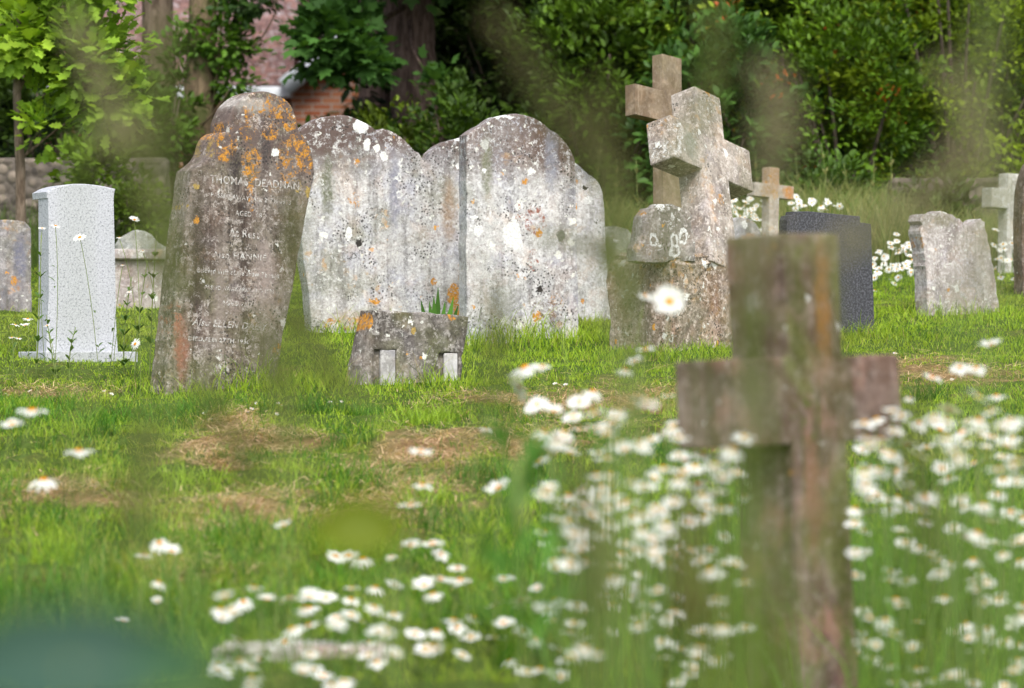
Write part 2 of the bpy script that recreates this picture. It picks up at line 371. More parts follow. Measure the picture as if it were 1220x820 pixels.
ar = Stone('arched_headstone',
    [(556,398),(556,230),(556,161),(563,156),(575,149),(587,141),(600,137),(615,136),(630,138),(645,145),(657,155),(663,158),(673,168),(681,180),(685,190),(686,205),(687,260),(690,398)],
    17.3, 23, .11, 622, 'tall pale grey round-arched headstone with a large white lichen rosette at its middle', 'headstone', HG,
    streak_amt=.6, speck=.75, white=.4, orange=.22, opos=.56, green=.3, top=(.75, 1.02, (.12, .085, .07)), **GREY,
    spots_px=[(611,280,11,16,WH,'disc'),(604,276,6,8,WH,'disc'),(617,290,7,9,WH,'disc'),(612,264,3,9,WH,'disc'),(569,275,5,7,WH,'disc'),(578,173,5.5,6,(.5,.5,.46),'disc'),(577,203,3,3,WH,'disc'),(565,260,4,4,WH,'disc'),
              (668,281,5,8,(.2,.2,.17),'disc'),(626,217,4,4,OR,'disc'),(643,278,4,5,OR,'disc'),(637,262,14,18,RD,'patch'),(635,310,7,14,RD,'patch'),(618,254,3,12,RD,'patch'),(643,345,4,5,BK,'disc'),(662,365,9,16,OR,'patch'),(640,378,6,6,OR,'disc'),
              (650,375,22,20,(.2,.15,.12),'patch'),(657,190,11,55,(.3,.31,.36),'soft'),(580,200,9,50,(.2,.21,.13),'soft'),(600,139,14,2.4,WH,'disc'),(585,300,30,40,(.52,.52,.5),'patch')])
Stone('rear_headstone', [(612,402),(612,210),(640,195),(668,191),(684,193),(693,200),(702,208),(710,213),(717,224),(720,242),(723,300),(729,392)],
    18.3, 23, .1, 668, 'pale grey shouldered headstone mostly hidden behind the round-arched one, its right side showing', 'headstone', HG,
    streak_amt=.4, speck=.4, white=.5, orange=.15, green=.2, **GREY,
    spots_px=[(701,238,5,5,WH,'disc'),(697,224,3,3,BK,'disc'),(687,194,4,4,WH,'disc'),(684,216,4,5,OR,'disc'),(685,245,3,7,OR,'disc'),(700,350,16,40,(.6,.6,.58),'patch'),(694,360,3,3,OR,'disc')])
Stone('low_grey_headstone', [(700,372),(702,285),(708,276),(720,271),(735,270),(748,273),(756,284),(758,372)], 20.3, 24, .1, 728, 'low mossy grey headstone between the arched stones and the big grey cross', 'headstone', HG,
    c1=(.2,.21,.17), c2=(.3,.31,.26), green=.7, orange=.05, white=.2, streak_amt=.3)
Stone('small_round_headstone', [(868,345),(868,275),(873,264),(882,259),(893,260),(902,268),(908,282),(910,345)], 19.6, 26, .09, 890, 'small rounded grey headstone with one white spot, left of the small orange cross', 'headstone', HG,
    c1=(.22,.23,.25), c2=(.34,.33,.33), orange=.2, opos=.5, white=.3, spots_px=[(887,267,3.2,4.5,WH,'disc'),(892,284,12,8,(.45,.27,.16),'soft')])
# ---- low stub with two notches
lo = Stone('stub_headstone', [(422,505),(430,440),(446,370),(475,371),(520,374),(560,377),(556,398),(551,430),(548,505),(546,505),(546,421),(523,421),(523,505),(472,505),(472,417),(446,417),(446,505)], 15.15, 34, .12, 487,
    'low broken-off dark grey stone stub with two pale slots at its foot', 'headstone', HG, jit=.004,
    c1=(.11, .1, .09), c2=(.21, .19, .17), streak=(.06,.05,.045), streak_amt=.7, speck=.4, white=.3, orange=.22, opos=.52, fine=.5, green=.5, deep=.1,
    spots_px=[(505,372,50,3,(.62,.57,.52),'patch'),(440,380,4,14,OR,'disc'),(492,393,3,5,OC,'disc'),(538,378,5,4,OR,'disc'),(500,427,3,2,OR,'disc'),(555,350,6,20,OR,'patch')])
M_PALE = stone_mat('pale_cut_stone', (.3, .29, .29), (.4, .39, .38), streak_amt=.1, speck=.25, white=.1, orange=0, green=.1, fine=.25, seed=3)
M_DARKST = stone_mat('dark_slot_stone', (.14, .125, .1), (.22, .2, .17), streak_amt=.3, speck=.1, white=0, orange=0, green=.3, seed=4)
for (a, b, yt, yb) in ((454, 472, 417, 462), (530, 546, 421, 456)):
    p1 = lo.uvf(a, yt); p2 = lo.uvf(b, yb)
    bm = bmesh.new(); bmesh.ops.create_cube(bm, size=1)
    for v in bm.verts:
        v.co = Vector((p1[0] if v.co.x < 0 else p2[0]-.0015, .002 if v.co.y < 0 else .019, p1[1] if v.co.z > 0 else p2[1]-.04))
    bmesh.ops.bevel(bm, geom=bm.edges[:], offset=.003, segments=1, affect='EDGES')
    me = bpy.data.meshes.new('pale_slot'); bm.to_mesh(me); bm.free(); tag(lo.child('slot_block', me, M_PALE), 'pale smooth upright block')
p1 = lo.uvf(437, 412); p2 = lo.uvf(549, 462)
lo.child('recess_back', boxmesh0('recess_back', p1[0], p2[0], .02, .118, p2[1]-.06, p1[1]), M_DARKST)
# ---- right-hand broken stone
Stone('broken_top_headstone', [(1108,392),(1104,340),(1101,300),(1098,276),(1100,268),(1097,262),(1099,255),(1106,253),(1114,254),(1120,252),(1131,254),(1138,259),(1145,261),(1150,266),(1157,268),(1163,263),(1168,261),(1174,265),(1174,272),(1178,284),(1184,322),(1193,392)],
    18.8, 33, .11, 1145, 'tilted pale mauve-grey headstone with a broken scrolled top at the right of the churchyard', 'headstone', HG, jit=.006, bev=.006,
    c1=(.26,.23,.22), c2=(.42,.385,.37), streak=(.16,.13,.12), streak_amt=.55, speck=.2, white=.8, orange=.15, fine=.5, green=.12,
    spots_px=[(1125,262,22,12,(.3,.28,.2),'soft'),(1118,255,9,4,(.6,.58,.54),'patch'),(1130,345,3,3,OR,'disc'),(1099,290,3,8,OR,'patch'),(1155,335,20,30,(.55,.54,.55),'patch')])
# ---- dark slate
t = NT('dark_polished_slate'); v = t.coord('Object'); n = t.noise(v, 90, 4, .8); b = t.noise(v, 5, 3)
c = t.mix(t.step(n, .45, .62), (.028, .029, .033), (.1, .1, .115)); c = t.mix(t.math('MULTIPLY', t.step(b, .45, .7), .4), c, (.05, .05, .045))
M_SLATE = t.fin(t.bsdf(c, .6, .3, n, .15, .003).outputs[0])
Stone('slate_headstone', [(937,415),(938,262),(940,257),(945,256),(946,252),(966,252),(1025,258),(1025,265),(1038,267),(1040,330),(1043,415)], 17.6, 24, .09, 985,
    'dark charcoal slate headstone with small stepped shoulders behind the blurred foreground cross', 'headstone', HG, bev=.004, jit=0., mat=M_SLATE)
# ---- stones at the frame edges
Stone('edge_grey_headstone', [(-38,378),(-38,285),(-34,270),(-20,264),(10,262),(30,264),(37,272),(38,378)], 19., 20, .1, 0, 'lichened grey headstone cut off by the left edge behind the granite one', 'headstone', HG,
    c1=(.17,.165,.18), c2=(.26,.24,.235), orange=.35, opos=.48, white=.3, streak_amt=.6, spots_px=[(17,335,4,6,OR,'disc'),(24,310,10,40,(.2,.2,.27),'soft')])
Stone('edge_brown_headstone', [(1219,352),(1218,290),(1218,250),(1220,225),(1224,208),(1230,194),(1240,184),(1262,190),(1274,210),(1278,352)], 20.2, 26, .1, 1240, 'brown curved-side headstone cut off by the right edge', 'headstone', HG,
    c1=(.08,.055,.04), c2=(.12,.09,.07), orange=.05, white=.2, streak_amt=.5)
Stone('curved_top_headstone', [(140,385),(140,292),(146,284),(155,278),(163,274),(172,275),(181,280),(190,289),(197,294),(212,294),(214,385)], 20.4, 20, .1, 175, 'pale headstone with a swept top peering over the chest tomb beside the granite stone', 'headstone', HG,
    c1=(.27,.28,.24), c2=(.35,.355,.32), orange=.03, white=.2, streak_amt=.3, green=.3)

def boxmesh(name, x0, x1, y0, y1, z0, z1, bev=.004, seg=2, taper=0., sub=0, jit=0., jseed=0):
    bm = bmesh.new(); bmesh.ops.create_cube(bm, size=1)
    cx, cy = (x0+x1)/2, (y0+y1)/2
    for v in bm.verts:
        up = v.co.z > 0; k = (1-taper) if up else 1
        v.co = Vector((cx+(x1-x0)*v.co.x*k, cy+(y1-y0)*v.co.y*k, z1 if up else z0))
    if bev: bmesh.ops.bevel(bm, geom=bm.edges[:], offset=bev, segments=seg, profile=.6, affect='EDGES')
    if sub:
        bmesh.ops.subdivide_edges(bm, edges=bm.edges[:], cuts=sub, use_grid_fill=True)
        for v in bm.verts:
            d = mnoise.noise_vector(v.co*6+Vector((jseed, 0, 0)))*jit + mnoise.noise_vector(v.co*22+Vector((0, jseed, 0)))*jit*.45
            v.co += d
    me = bpy.data.meshes.new(name); bm.to_mesh(me); bm.free(); return me

# ---- chest tomb at left
M_CHEST = stone_mat('chest_tomb_stone', (.33,.29,.27), (.44,.4,.38), streak=(.25,.2,.19), streak_amt=.5, speck=.3, white=.4, orange=.3, green=.1, seed=2.)
D = 19.2; cx = X(172, D); e = empty('chest_tomb', (cx, D, gz(cx, D)), R(14))
tag(e, 'low pale pinkish chest tomb with a moulded lid, just right of the granite headstone', 'tomb')
hz = P(0, 297, D).z-e.location.z
link('tomb_body', boxmesh('tomb_body', -.22, .3, 0, .8, -.1, hz-.065, .004, sub=2, jit=.003), M_CHEST, e)
link('tomb_lid', boxmesh('tomb_lid', -.26, .34, -.04, .84, hz-.062, hz, .02, 3, sub=2, jit=.004), M_CHEST, e)

# ---- granite
t = NT('speckled_granite'); v = t.coord('Object'); n = t.noise(v, 110, 3, .8); n2_ = t.noise(v, 95, 3, .8); b = t.noise(v, 4, 3)
c = t.mix(t.step(n, .38, .6), (.36, .37, .4), (.5, .51, .54)); vv = t.vor(v, 260)
c = t.mix(t.math('MULTIPLY', t.step(n2_, .56, .6), .7), c, (.1, .11, .12)); c = t.mix(t.math('MULTIPLY', t.step(b, .4, .7), .12), c, (.25, .27, .25))
M_GRAN = t.fin(t.bsdf(c, .5, .35, n, .1, .002).outputs[0])
D = 16.3; thg = R(30); X0 = X(97, D); z0 = gz(X0, D); e = empty('granite_headstone', (X0, D, z0), thg)
tag(e, 'new speckled light grey granite headstone with a curved top on a flat base', 'headstone')
uv = lambda px, py: (lambda a: (a[0], a[1]-z0))(plane_uv(px, py, X0, D, thg))
body = [(55,424),(56,395),(58,350),(59,232),(75,225),(97,222),(118,225),(135,232),(137,300),(138,360),(139,395),(141,424)]
body[3:8] = [(57.5,229.5),(64,224.8),(76,221.2),(90,219.8),(106,220.2),(122,222.2),(137,225.8),(135.5,236)]
link('slab', slab_mesh('slab', [uv(*p) for p in body], .13, .003, 0.), M_GRAN, e)
cap = [(56.5,236),(56,228.5),(64,224),(76,220.5),(90,219),(106,219.5),(122,221.5),(138,225),(137,230),(136,236)]
o_ = slab_mesh('cap', [uv(*p) for p in cap], .185, .003, 0., y0=.008); link('curved_cap', o_, M_GRAN, e)
a = uv(50, 416); b = uv(150, 416); zb = uv(60, 419)[1]
link('base_slab', boxmesh('base_slab', a[0]-.02, b[0]+.02, -.1, .26, zb-.1, zb, .006), M_GRAN, e)

# ---- crosses: real prisms
def cross_mesh(name, w, t_, htop, hbot, pl, pr, ah, taper=0., bev=.006, jit=0., jseed=0):
    """z=0 at arm centre. w shaft width, t_ thickness, pl/pr arm protrusions, ah arm height"""
    k = w/2; bm = bmesh.new()
    wb = k*(1+taper); wt = k*(1-taper*.4)
    pts = [(-wb, -hbot), (-k, -ah/2), (-k-pl, -ah/2), (-k-pl, ah/2), (-k, ah/2), (-wt, htop), (wt, htop), (k, ah/2), (k+pr, ah/2), (k+pr, -ah/2), (k, -ah/2), (wb, -hbot)]
    o = []
    for i, p in enumerate(pts):
        q = pts[(i+1) % len(pts)]; L = math.hypot(q[0]-p[0], q[1]-p[1]); n = max(1, int(L/.05)) if jit else 1
        for j in range(n): o.append((p[0]+(q[0]-p[0])*j/n, p[1]+(q[1]-p[1])*j/n))
    vs = []
    for (u, v) in o:
        d = mnoise.noise_vector(Vector((u*12+jseed, v*12, 1)))*jit
        vs.append(bm.verts.new((u+d.x, -t_/2, v+d.y)))
    f = bm.faces.new(vs); r = bmesh.ops.extrude_face_region(bm, geom=[f]); nv = [x for x in r['geom'] if isinstance(x, bmesh.types.BMVert)]
    bmesh.ops.translate(bm, verts=nv, vec=(0, t_, 0)); bmesh.ops.recalc_face_normals(bm, faces=bm.faces[:])
    ed = [x for x in bm.edges if len(x.link_faces) == 2 and x.calc_face_angle(0) > .6]
    bmesh.ops.bevel(bm, geom=ed, offset=bev, segments=2, profile=.6, affect='EDGES')
    me = bpy.data.meshes.new(name); bm.to_mesh(me); bm.free(); return me
def place_cross(name, px, py, D, yaw, back, roll, me, mat, label, hbase, group=None, cat='stone cross'):
    """py = row of the arm centre"""
    p = P(px, py, D); e = empty(name, (p.x, p.y, gz(p.x, p.y))); tag(e, label, cat, group)
    rot = Matrix.Rotation(R(roll), 3, 'Y') @ Matrix.Rotation(-R(back), 3, 'X') @ Matrix.Rotation(R(yaw), 3, 'Z')
    o = link('cross', me, mat, e, (0, 0, p.z-e.location.z), rot.to_euler()); return e, o
# brown cross
Mbc = stone_mat('brown_cross_stone', (.15,.11,.07), (.21,.16,.105), streak=(.13,.085,.065), streak_amt=.35, speck=.05, white=.03, orange=.03, fine=.18, green=.2, bump=.25, seed=1.)
me = cross_mesh('cross', .17, .078, .3, 1.35, .24, .24, .175, 0., .004)
eb, ob = place_cross('brown_cross', 795, 130, 19., 48, 8, 0, me, Mbc, 'tall plain brown stone cross standing behind the lichened grey cross', .9)
ob.name = 'brown_cross_body'
link('cross_base', boxmesh('cross_base', -.26, .26, -.26, .26, -.1, .22, .01, taper=.1, sub=2, jit=.004), Mbc, eb, None, (0, 0, R(48)))
# grey leaning cross
WR = WH
Mgc = stone_mat('lichened_cross_stone', (.27,.235,.2), (.4,.355,.31), streak=(.2,.165,.14), streak_amt=.5, speck=.35, white=.4, orange=.22, opos=.5, fine=.5, green=.25, bump=.9, seed=2.7,
    spots=[(-.3, .02, .05, .08, WH, 'patch'), (-.33, -.06, .04, .05, WH, 'patch'), (0, .36, .03, .03, OR, 'disc'), (.02, -.25, .03, .03, OR, 'patch'), (-.2, 0., .07, .12, (.33,.34,.28), 'soft')])
me = cross_mesh('cross', .23, .155, .35, .62, .24, .22, .235, .05, .012, .004, 2)
eg, og = place_cross('grey_cross', 836, 189, 17.15, 52, 20, -4.5, me, Mgc, 'large tilted grey stone cross blotched with lichen, seen corner-on on a rough stone block', .9)
og.name = 'grey_cross_body'
def blockmesh(name, prof, jit, jseed, sub=5, yaw=0.):
    """stack of square-ish sections (z, half width x, half width y)"""
    bm = bmesh.new(); rings = []
    for (z, a, b) in prof:
        rings.append([bm.verts.new((sx*a, sy*b, z)) for sx, sy in ((-1,-1),(1,-1),(1,1),(-1,1))])
    for r0, r1 in zip(rings, rings[1:]):
        for k in range(4): bm.faces.new((r0[k], r0[(k+1) % 4], r1[(k+1) % 4], r1[k]))
    bm.faces.new(rings[0][::-1]); bm.faces.new(rings[-1])
    bmesh.ops.recalc_face_normals(bm, faces=bm.faces[:])
    bmesh.ops.bevel(bm, geom=[e for e in bm.edges if e.calc_face_angle(0) > .3], offset=.022, segments=2, affect='EDGES')
    bmesh.ops.subdivide_edges(bm, edges=[e for e in bm.edges if e.calc_length() > .06], cuts=sub, use_grid_fill=True)
    for v in bm.verts:
        v.co += mnoise.noise_vector(v.co*5+Vector((jseed, 0, 0)))*jit + mnoise.noise_vector(v.co*18+Vector((0, jseed, 0)))*jit*.5
    me = bpy.data.meshes.new(name); bm.to_mesh(me); bm.free(); return me
Mpl = stone_mat('rough_plinth_stone', (.24,.17,.115), (.34,.28,.23), streak=(.15,.12,.1), streak_amt=.6, speck=.8, white=.3, orange=.3, opos=.48, fine=.65, green=.3, bump=1., seed=4.1, pink=.2)
ztop = P(0, 303, 16.8).z - eg.location.z
link('plinth', blockmesh('plinth', [(-.15,.235,.215),(ztop*.5,.24,.22),(ztop-.03,.232,.212),(ztop,.205,.19)], .02, 3), Mpl, eg, (X(801,16.8)-eg.location.x, -.22, .01), (0, R(-1), R(48)))
# ring-lichened boulder in front
Mrg = stone_mat('ring_lichen_stone', (.2,.18,.165), (.33,.3,.28), streak=(.14,.12,.1), streak_amt=.4, speck=.3, white=.3, orange=.25, fine=.5, green=.08, bump=.9, seed=5.1,
    spots=[(-.07,.083,.024,.036,WH,'ring'), (.05,.08,.026,.036,WH,'ring'), (.105,.1,.026,.042,WH,'ring'), (.055,.03,.034,.03,WH,'ring'), (-.04,.05,.02,.02,WH,'patch'), (0.,.24,.05,.02,WH,'patch'),
           (.035,.17,.02,.05,WH,'patch'), (-.12,.22,.02,.02,OR,'patch'), (-.02,.25,.02,.016,WH,'ring')])
D = 16.62; p = P(793, 306, D); thr = R(30)
uvr = lambda px, py: (lambda a: (a[0], a[1]-p.z))(plane_uv(px, py, p.x, D, thr))
oc = link('ring_lichen_stone', slab_mesh('ring_lichen_stone', [uvr(*q) for q in [(757,312),(759,292),(764,274),(768,258),(775,248),(786,244),(798,243),(811,246),(822,250),(827,256),(829,312)]], .1, .02, .008), Mrg, None, tuple(p), (0, 0, thr))
tag(oc, 'rounded weathered stone block with white lichen rings on the rough plinth', 'stone block')
# orange cross
Moc = stone_mat('orange_cross_stone', (.3,.26,.22), (.42,.37,.32), streak_amt=.3, speck=.1, white=.2, orange=.5, opos=.45, fine=.3, seed=.7,
    spots=[(.0,.1,.07,.12,(.5,.26,.1),'soft'), (.13,0,.07,.06,(.6,.24,.03),'soft'), (-.05,.0,.08,.05,(.48,.28,.14),'soft')])
me = cross_mesh('cross', .085, .07, .15, .75, .13, .13, .085, 0., .004)
eo, oo = place_cross('orange_lichened_cross', 918, 228, 21.3, 40, 3, 1, me, Moc, 'small stone cross stained orange by lichen standing in the far daisies', .7)
oo.name = 'orange_cross_body'
Mwc = stone_mat('pale_cross_stone', (.4,.39,.34), (.52,.5,.45), streak_amt=.25, speck=.2, white=.2, orange=.05, fine=.3, seed=.3)
me = cross_mesh('cross', .13, .09, .17, 1.1, .15, .15, .13, 0., .008, .003, 5)
ew, ow = place_cross('pale_cross', 1203, 238, 22.2, 38, 2, 1, me, Mwc, 'pale grey stone cross at the right edge behind the broken-topped headstone', .7)
ow.name = 'pale_cross_body'
# foreground cross
Mfc = stone_mat('foreground_cross_stone', (.095,.06,.045), (.165,.12,.098), streak=(.06,.065,.02), streak_amt=.7, speck=.1, white=.1, orange=.15, opos=.58, fine=.3, green=.95, bump=.5, seed=1.9, pink=.5,
    spots=[(0.03,.22,.04,.17,(.36,.16,.04),'soft'), (-.04,-.2,.03,.24,(.3,.15,.1),'soft'), (-.06,.2,.04,.2,(.08,.09,.02),'soft'), (-.2,0,.09,.1,(.2,.17,.12),'soft'), (.06,-.45,.05,.3,(.08,.09,.02),'soft'), (.22,.0,.08,.06,(.24,.17,.14),'soft'), (-.05,-.03,.05,.08,(.1,.12,.03),'patch')])
me = cross_mesh('cross', .2, .185, .395, 1.15, .2, .21, .205, 0., .008, .002, 9)
ef, of = place_cross('foreground_cross', 940, 478, 8., 45, 1, -2.5, me, Mfc, 'big blurred brown stone cross rising from the daisies in the foreground', 1.)
of.name = 'foreground_cross_body'
# grave kerb
Mk = stone_mat('kerb_stone', (.32,.29,.26), (.46,.42,.39), streak_amt=.2, speck=.3, white=.4, orange=.1, pink=.4, fine=.4, seed=6)
D = 8.4; x0 = X(258, D); x1 = X(466, D); zz = P(0, 766, D).z
ok_ = link('grave_kerb', boxmesh('grave_kerb', -(x1-x0)/2, (x1-x0)/2, -.09, .09, -.2, 0, .012, sub=6, jit=.01), Mk, None, ((x0+x1)/2, D, zz), (0, 0, R(-3)))
tag(ok_, 'pale lichened grave kerb stone lying among daisies at the bottom of the picture', 'kerb stone')

# ------------------------------------------------------------------ ground
PATCH = []
for (px, py, rx, ry, w) in [(530,535,85,24,1.),(470,560,60,20,.7),(650,495,55,22,1.),(765,480,60,16,.8),(700,520,50,18,.8),(262,520,36,10,.9),(335,525,40,10,.5),(310,600,70,11,1.),(268,560,26,10,.6),(290,610,70,12,.8),
                         (50,468,60,9,.8),(1130,452,75,20,.75),(490,600,38,28,.9),(235,690,70,8,.8),(110,610,70,26,.6),(240,640,30,12,.6),(30,590,60,30,.6),(640,540,60,16,1.),(280,498,22,8,.8),(560,480,60,7,.45),(330,455,20,5,.6),(870,520,80,20,.5),(940,440,160,8,.5)]:
    x, D = hit(px, py); _, D2 = hit(px, py-ry); PATCH.append((x, D, rx*D/F*1.15, max(.12, D2-D)*1.15, w))
def straw(x, y):
    s = np.zeros_like(np.asarray(x, float))
    x = x+.16*n2(x, y, 3.1, 13.)+.06*n2(x, y, 11., 3.); y = y+.3*n2(x, y, 2.7, 23.)+.12*n2(x, y, 9., 5.)
    for (a, b, rx, ry, w) in PATCH: s = np.maximum(s, w*np.exp(-(((x-a)/rx)**2+((y-b)/ry)**2)**1.3*.8))
    s = s*(.75+.6*n2(x, y, 7.7, 2.)+.5*n2(x, y, 17., 9.)) + .3*n2(x, y, 2.1, 5.) + .22*n2(x, y, 6.3, 8.)
    return np.clip((s-.22)*2.3, 0, 1)
t = NT('lawn_soil'); v = t.coord('Object'); a = t.n('ShaderNodeAttribute', attribute_name='col')
n = t.noise(v, 28, 8, .75); c = t.mix(t.step(n, .3, .7), t.mix(1., a.outputs['Color'], (.45, .45, .45), 'MULTIPLY'), a.outputs['Color'])
M_GROUND = t.fin(t.bsdf(c, .95, .1, n, .8, .04).outputs[0])
xs = np.concatenate([np.linspace(-60, -5, 18), np.arange(-4.9, 5, .07), np.linspace(5.1, 60, 18)]); ys = np.concatenate([np.linspace(-12, 3, 12), np.arange(3.2, 30, .09), np.linspace(31, 220, 40)])
gx, gy = np.meshgrid(xs, ys); zzg = ground(gx, gy)
inn = (gy > 7) & (gy < 26) & (abs(gx) < 5)
zzg = zzg + np.where(inn, .012*n2(gx, gy, 9., 3.), 0) + np.clip((gy-45)/60, 0, 1)*14
st = straw(gx, gy)[..., None]; fg = np.clip((n2(gx, gy, .9, 4.)+1)/2, 0, 1)[..., None]
gc = (1-st)*((1-fg)*np.array([.07, .13, .018]) + fg*np.array([.13, .18, .03])) + st*np.array([.38, .24, .12])
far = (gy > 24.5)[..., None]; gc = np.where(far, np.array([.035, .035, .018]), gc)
nx, ny = len(xs), len(ys); idx = np.arange(nx*ny).reshape(ny, nx)
Fq = np.stack([idx[:-1, :-1], idx[:-1, 1:], idx[1:, 1:], idx[1:, :-1]], -1).reshape(-1, 4)
me = mesh_np('ground', np.stack([gx, gy, zzg], -1).reshape(-1, 3), np.full(len(Fq), 4), Fq.ravel(), gc.reshape(-1, 3), True)
tag(link('ground', me, M_GROUND), kind='structure')

# ------------------------------------------------------------------ grass
def blades(name, x, y, h, w, lean, col, curl=.4, wob=.25, zadd=0.):
    n = len(x); z = ground(x, y)+zadd-.006; an = rng.uniform(0, 2*pi, n); dx, dy = np.cos(an), np.sin(an)
    la = rng.uniform(0, 2*pi, n); l = lean*rng.uniform(.3, 1.3, n); lx, ly = np.cos(la)*l*h, np.sin(la)*l*h
    b = np.stack([x, y, z], 1); d = np.stack([dx, dy, np.zeros(n)], 1)*(w/2)[:, None]
    up = np.sqrt(np.clip(1-(l*.75)**2, .05, 1))*h
    m1 = b + np.stack([lx*.16, ly*.16, up*.42], 1); m2 = b + np.stack([lx*.5, ly*.5, up*.78], 1); tip = b + np.stack([lx, ly, up], 1)
    V = np.stack([b-d, b+d, m1+d*.9, m1-d*.9, m2+d*.6, m2-d*.6, tip], 1)
    L = np.array([0,1,2,3, 3,2,4,5, 5,4,6]); lo_ = (L[None]+(np.arange(n)*7)[:, None]).ravel()
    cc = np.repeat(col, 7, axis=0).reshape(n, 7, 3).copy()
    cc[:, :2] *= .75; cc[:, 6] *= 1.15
    return mesh_np(name, V.reshape(-1, 3), np.tile([4, 4, 3], n), lo_, cc.reshape(-1, 3))
def frustum_pts(n, y0, y1, marg=.25, pw=1.):
    y = y0+(y1-y0)*rng.random(n)**pw
    x = rng.uniform(-1, 1, n)*(y*.1525*1.06+marg); return x, y
x, y = frustum_pts(330000, 8.0, 24.6, .25, 1.0)
tuft = np.clip((n2(x, y, 5.5, 11.)+n2(x, y, 13., 4.)*.8+n2(x, y, 27., 7.)*.5+.5)/1.9, 0, 1); s = straw(x, y)
keep = rng.random(len(x)) < (1-.55*s)
x, y, tuft, s = x[keep], y[keep], tuft[keep], s[keep]
longz = np.clip((n2(x, y, 1.6, 21.)+.4), 0, 1)*np.clip((13.5-y)/3, 0, 1)          # longer rough grass low on the bank
lawn = np.clip((y-13.5)/2, 0, 1)
h = (.012+.07*tuft**1.7*(1-.45*lawn)+.06*longz*tuft+.01*lawn)*rng.uniform(.5, 1.35, len(x))*(1-.55*s)
# taller round the feet of the stones
for (px, D, r) in [(265,15.,.42),(487,15.1,.25),(430,17.7,.5),(622,17.3,.5),(700,17.9,.4),(800,16.5,.4),(985,17.5,.45),(1145,18.7,.45),(345,15.1,.3),(580,17.2,.4)]:
    d = np.hypot(x-X(px, D), (y-D)*1.3); h = h*(1+1.6*np.exp(-(d/r)**2))
d = np.hypot((x-X(60, 16))*.8, (y-15.8)*1.3); h = h*(1-.45*np.exp(-(d/.35)**2))
ca = np.array([.19, .34, .02]); cb = np.array([.38, .5, .04]); cd = np.array([.05, .13, .015]); cs1 = np.array([.56, .37, .21]); cs2 = np.array([.48, .42, .17])
k = rng.random(len(x))[:, None]; big = np.clip((n2(x, y, 1.1, 31.)+1)/2, 0, 1)[:, None]
col = ca*(1-k)+cb*k; col = col*(.7+.4*big+.35*n2(x, y, 11., 17.)[:, None]*.5+.1)
dk = (rng.random(len(x)) < .18)[:, None]; col = np.where(dk, cd, col)
ss = (rng.random(len(x)) < s*.85+.05+.07*np.clip((14-y)/4, 0, 1))[:, None]; k2 = rng.random(len(x))[:, None]; col = np.where(ss, (cs1*k2+cs2*(1-k2))*rng.uniform(.6, 1.15, len(x))[:, None], col)
yl = np.clip((n2(x, y, .7, 41.)+.2), 0, 1)[:, None]*.5; col = col*(1-yl)+np.array([.34, .36, .08])*yl
lean = np.where(ss[:, 0], .98, .8)
wd = np.where(ss[:, 0], .002, .0034)*(y/14)**.4
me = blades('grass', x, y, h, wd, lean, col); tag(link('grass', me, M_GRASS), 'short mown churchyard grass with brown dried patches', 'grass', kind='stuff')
# mown dead grass lying in mats
n = 26000; i = rng.integers(0, len(PATCH), n); Pa = np.array(PATCH)
x = Pa[i, 0]+rng.normal(size=n)*Pa[i, 2]*.75; y = Pa[i, 1]+rng.normal(size=n)*Pa[i, 3]*.75
kp = (y > 8.3) & (rng.random(n) < .15+straw(x, y)); x, y = x[kp], y[kp]; n = len(x)
az = rng.uniform(0, 2*pi, n); d = np.stack([np.cos(az), np.sin(az), rng.uniform(-.15, .3, n)], 1)
T = np.stack([x, y, ground(x, y)+rng.uniform(.005, .035, n)], 1); k = rng.random(n)[:, None]
col = (np.array([.7, .48, .32])*k+np.array([.56, .44, .24])*(1-k))*rng.uniform(.4, 1.2, n)[:, None]
HAY = [(-.5, 0, 0), (.5, 0, 0), (.4, .5, .08), (-.4, .5, .08), (0, 1, 0)]
me = inst('hay', HAY, [(0,1,2,3),(3,2,4)], frames(d, np.tile([0., 0, 1], (n, 1))+.3*runit(n), rng.uniform(.04, .12, n), np.full(n, .0028)), T, col)
tag(link('cut_grass', me, M_STRAWG), 'brown dead mown grass lying in matted patches on the bank', 'dead grass', kind='stuff')

# tall meadow grass in the foreground (right and bottom)
def meadow_top(px):   # picture row the meadow reaches at a column
    return np.interp(px, [-50, 200, 260, 400, 560, 700, 850, 1000, 1250], [830, 815, 740, 700, 650, 590, 570, 560, 545])
n = 9000; y = np.where(rng.random(n) < .02, rng.uniform(5., 7.8, n), rng.uniform(8.6, 10.2, n)); px = 200+1060*rng.random(n)**.8; x = X(px, y)
zt = Z0+(HOR-(meadow_top(px)+rng.uniform(30, 270, n)))/F*y; h = np.clip(zt-ground(x, y), .05, .5)/.9
k = rng.random(n)[:, None]; col = (np.array([.09, .24, .02])*k+np.array([.2, .34, .035])*(1-k))*rng.uniform(.5, 1.2, n)[:, None]
h = h*np.where((px > 245) & (px < 490) & (y < 9.3), .25, 1.)
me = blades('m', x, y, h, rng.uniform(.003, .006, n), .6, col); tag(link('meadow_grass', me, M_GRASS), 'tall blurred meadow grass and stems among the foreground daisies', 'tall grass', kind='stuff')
n = 1500; y = rng.uniform(8., 9.4, n); px = rng.uniform(-20, 420, n); x = X(px, y); h = rng.uniform(.06, .2, n)*np.where((px > 245), .4, 1.)
k = rng.random(n)[:, None]; col = (np.array([.08, .2, .03])*k+np.array([.15, .24, .04])*(1-k))
me = blades('m', x, y, h, rng.uniform(.003, .006, n), .4, col); tag(link('rough_grass', me, M_GRASS), 'longer fresh green grass tufts at the lower left', 'rough grass', kind='stuff')
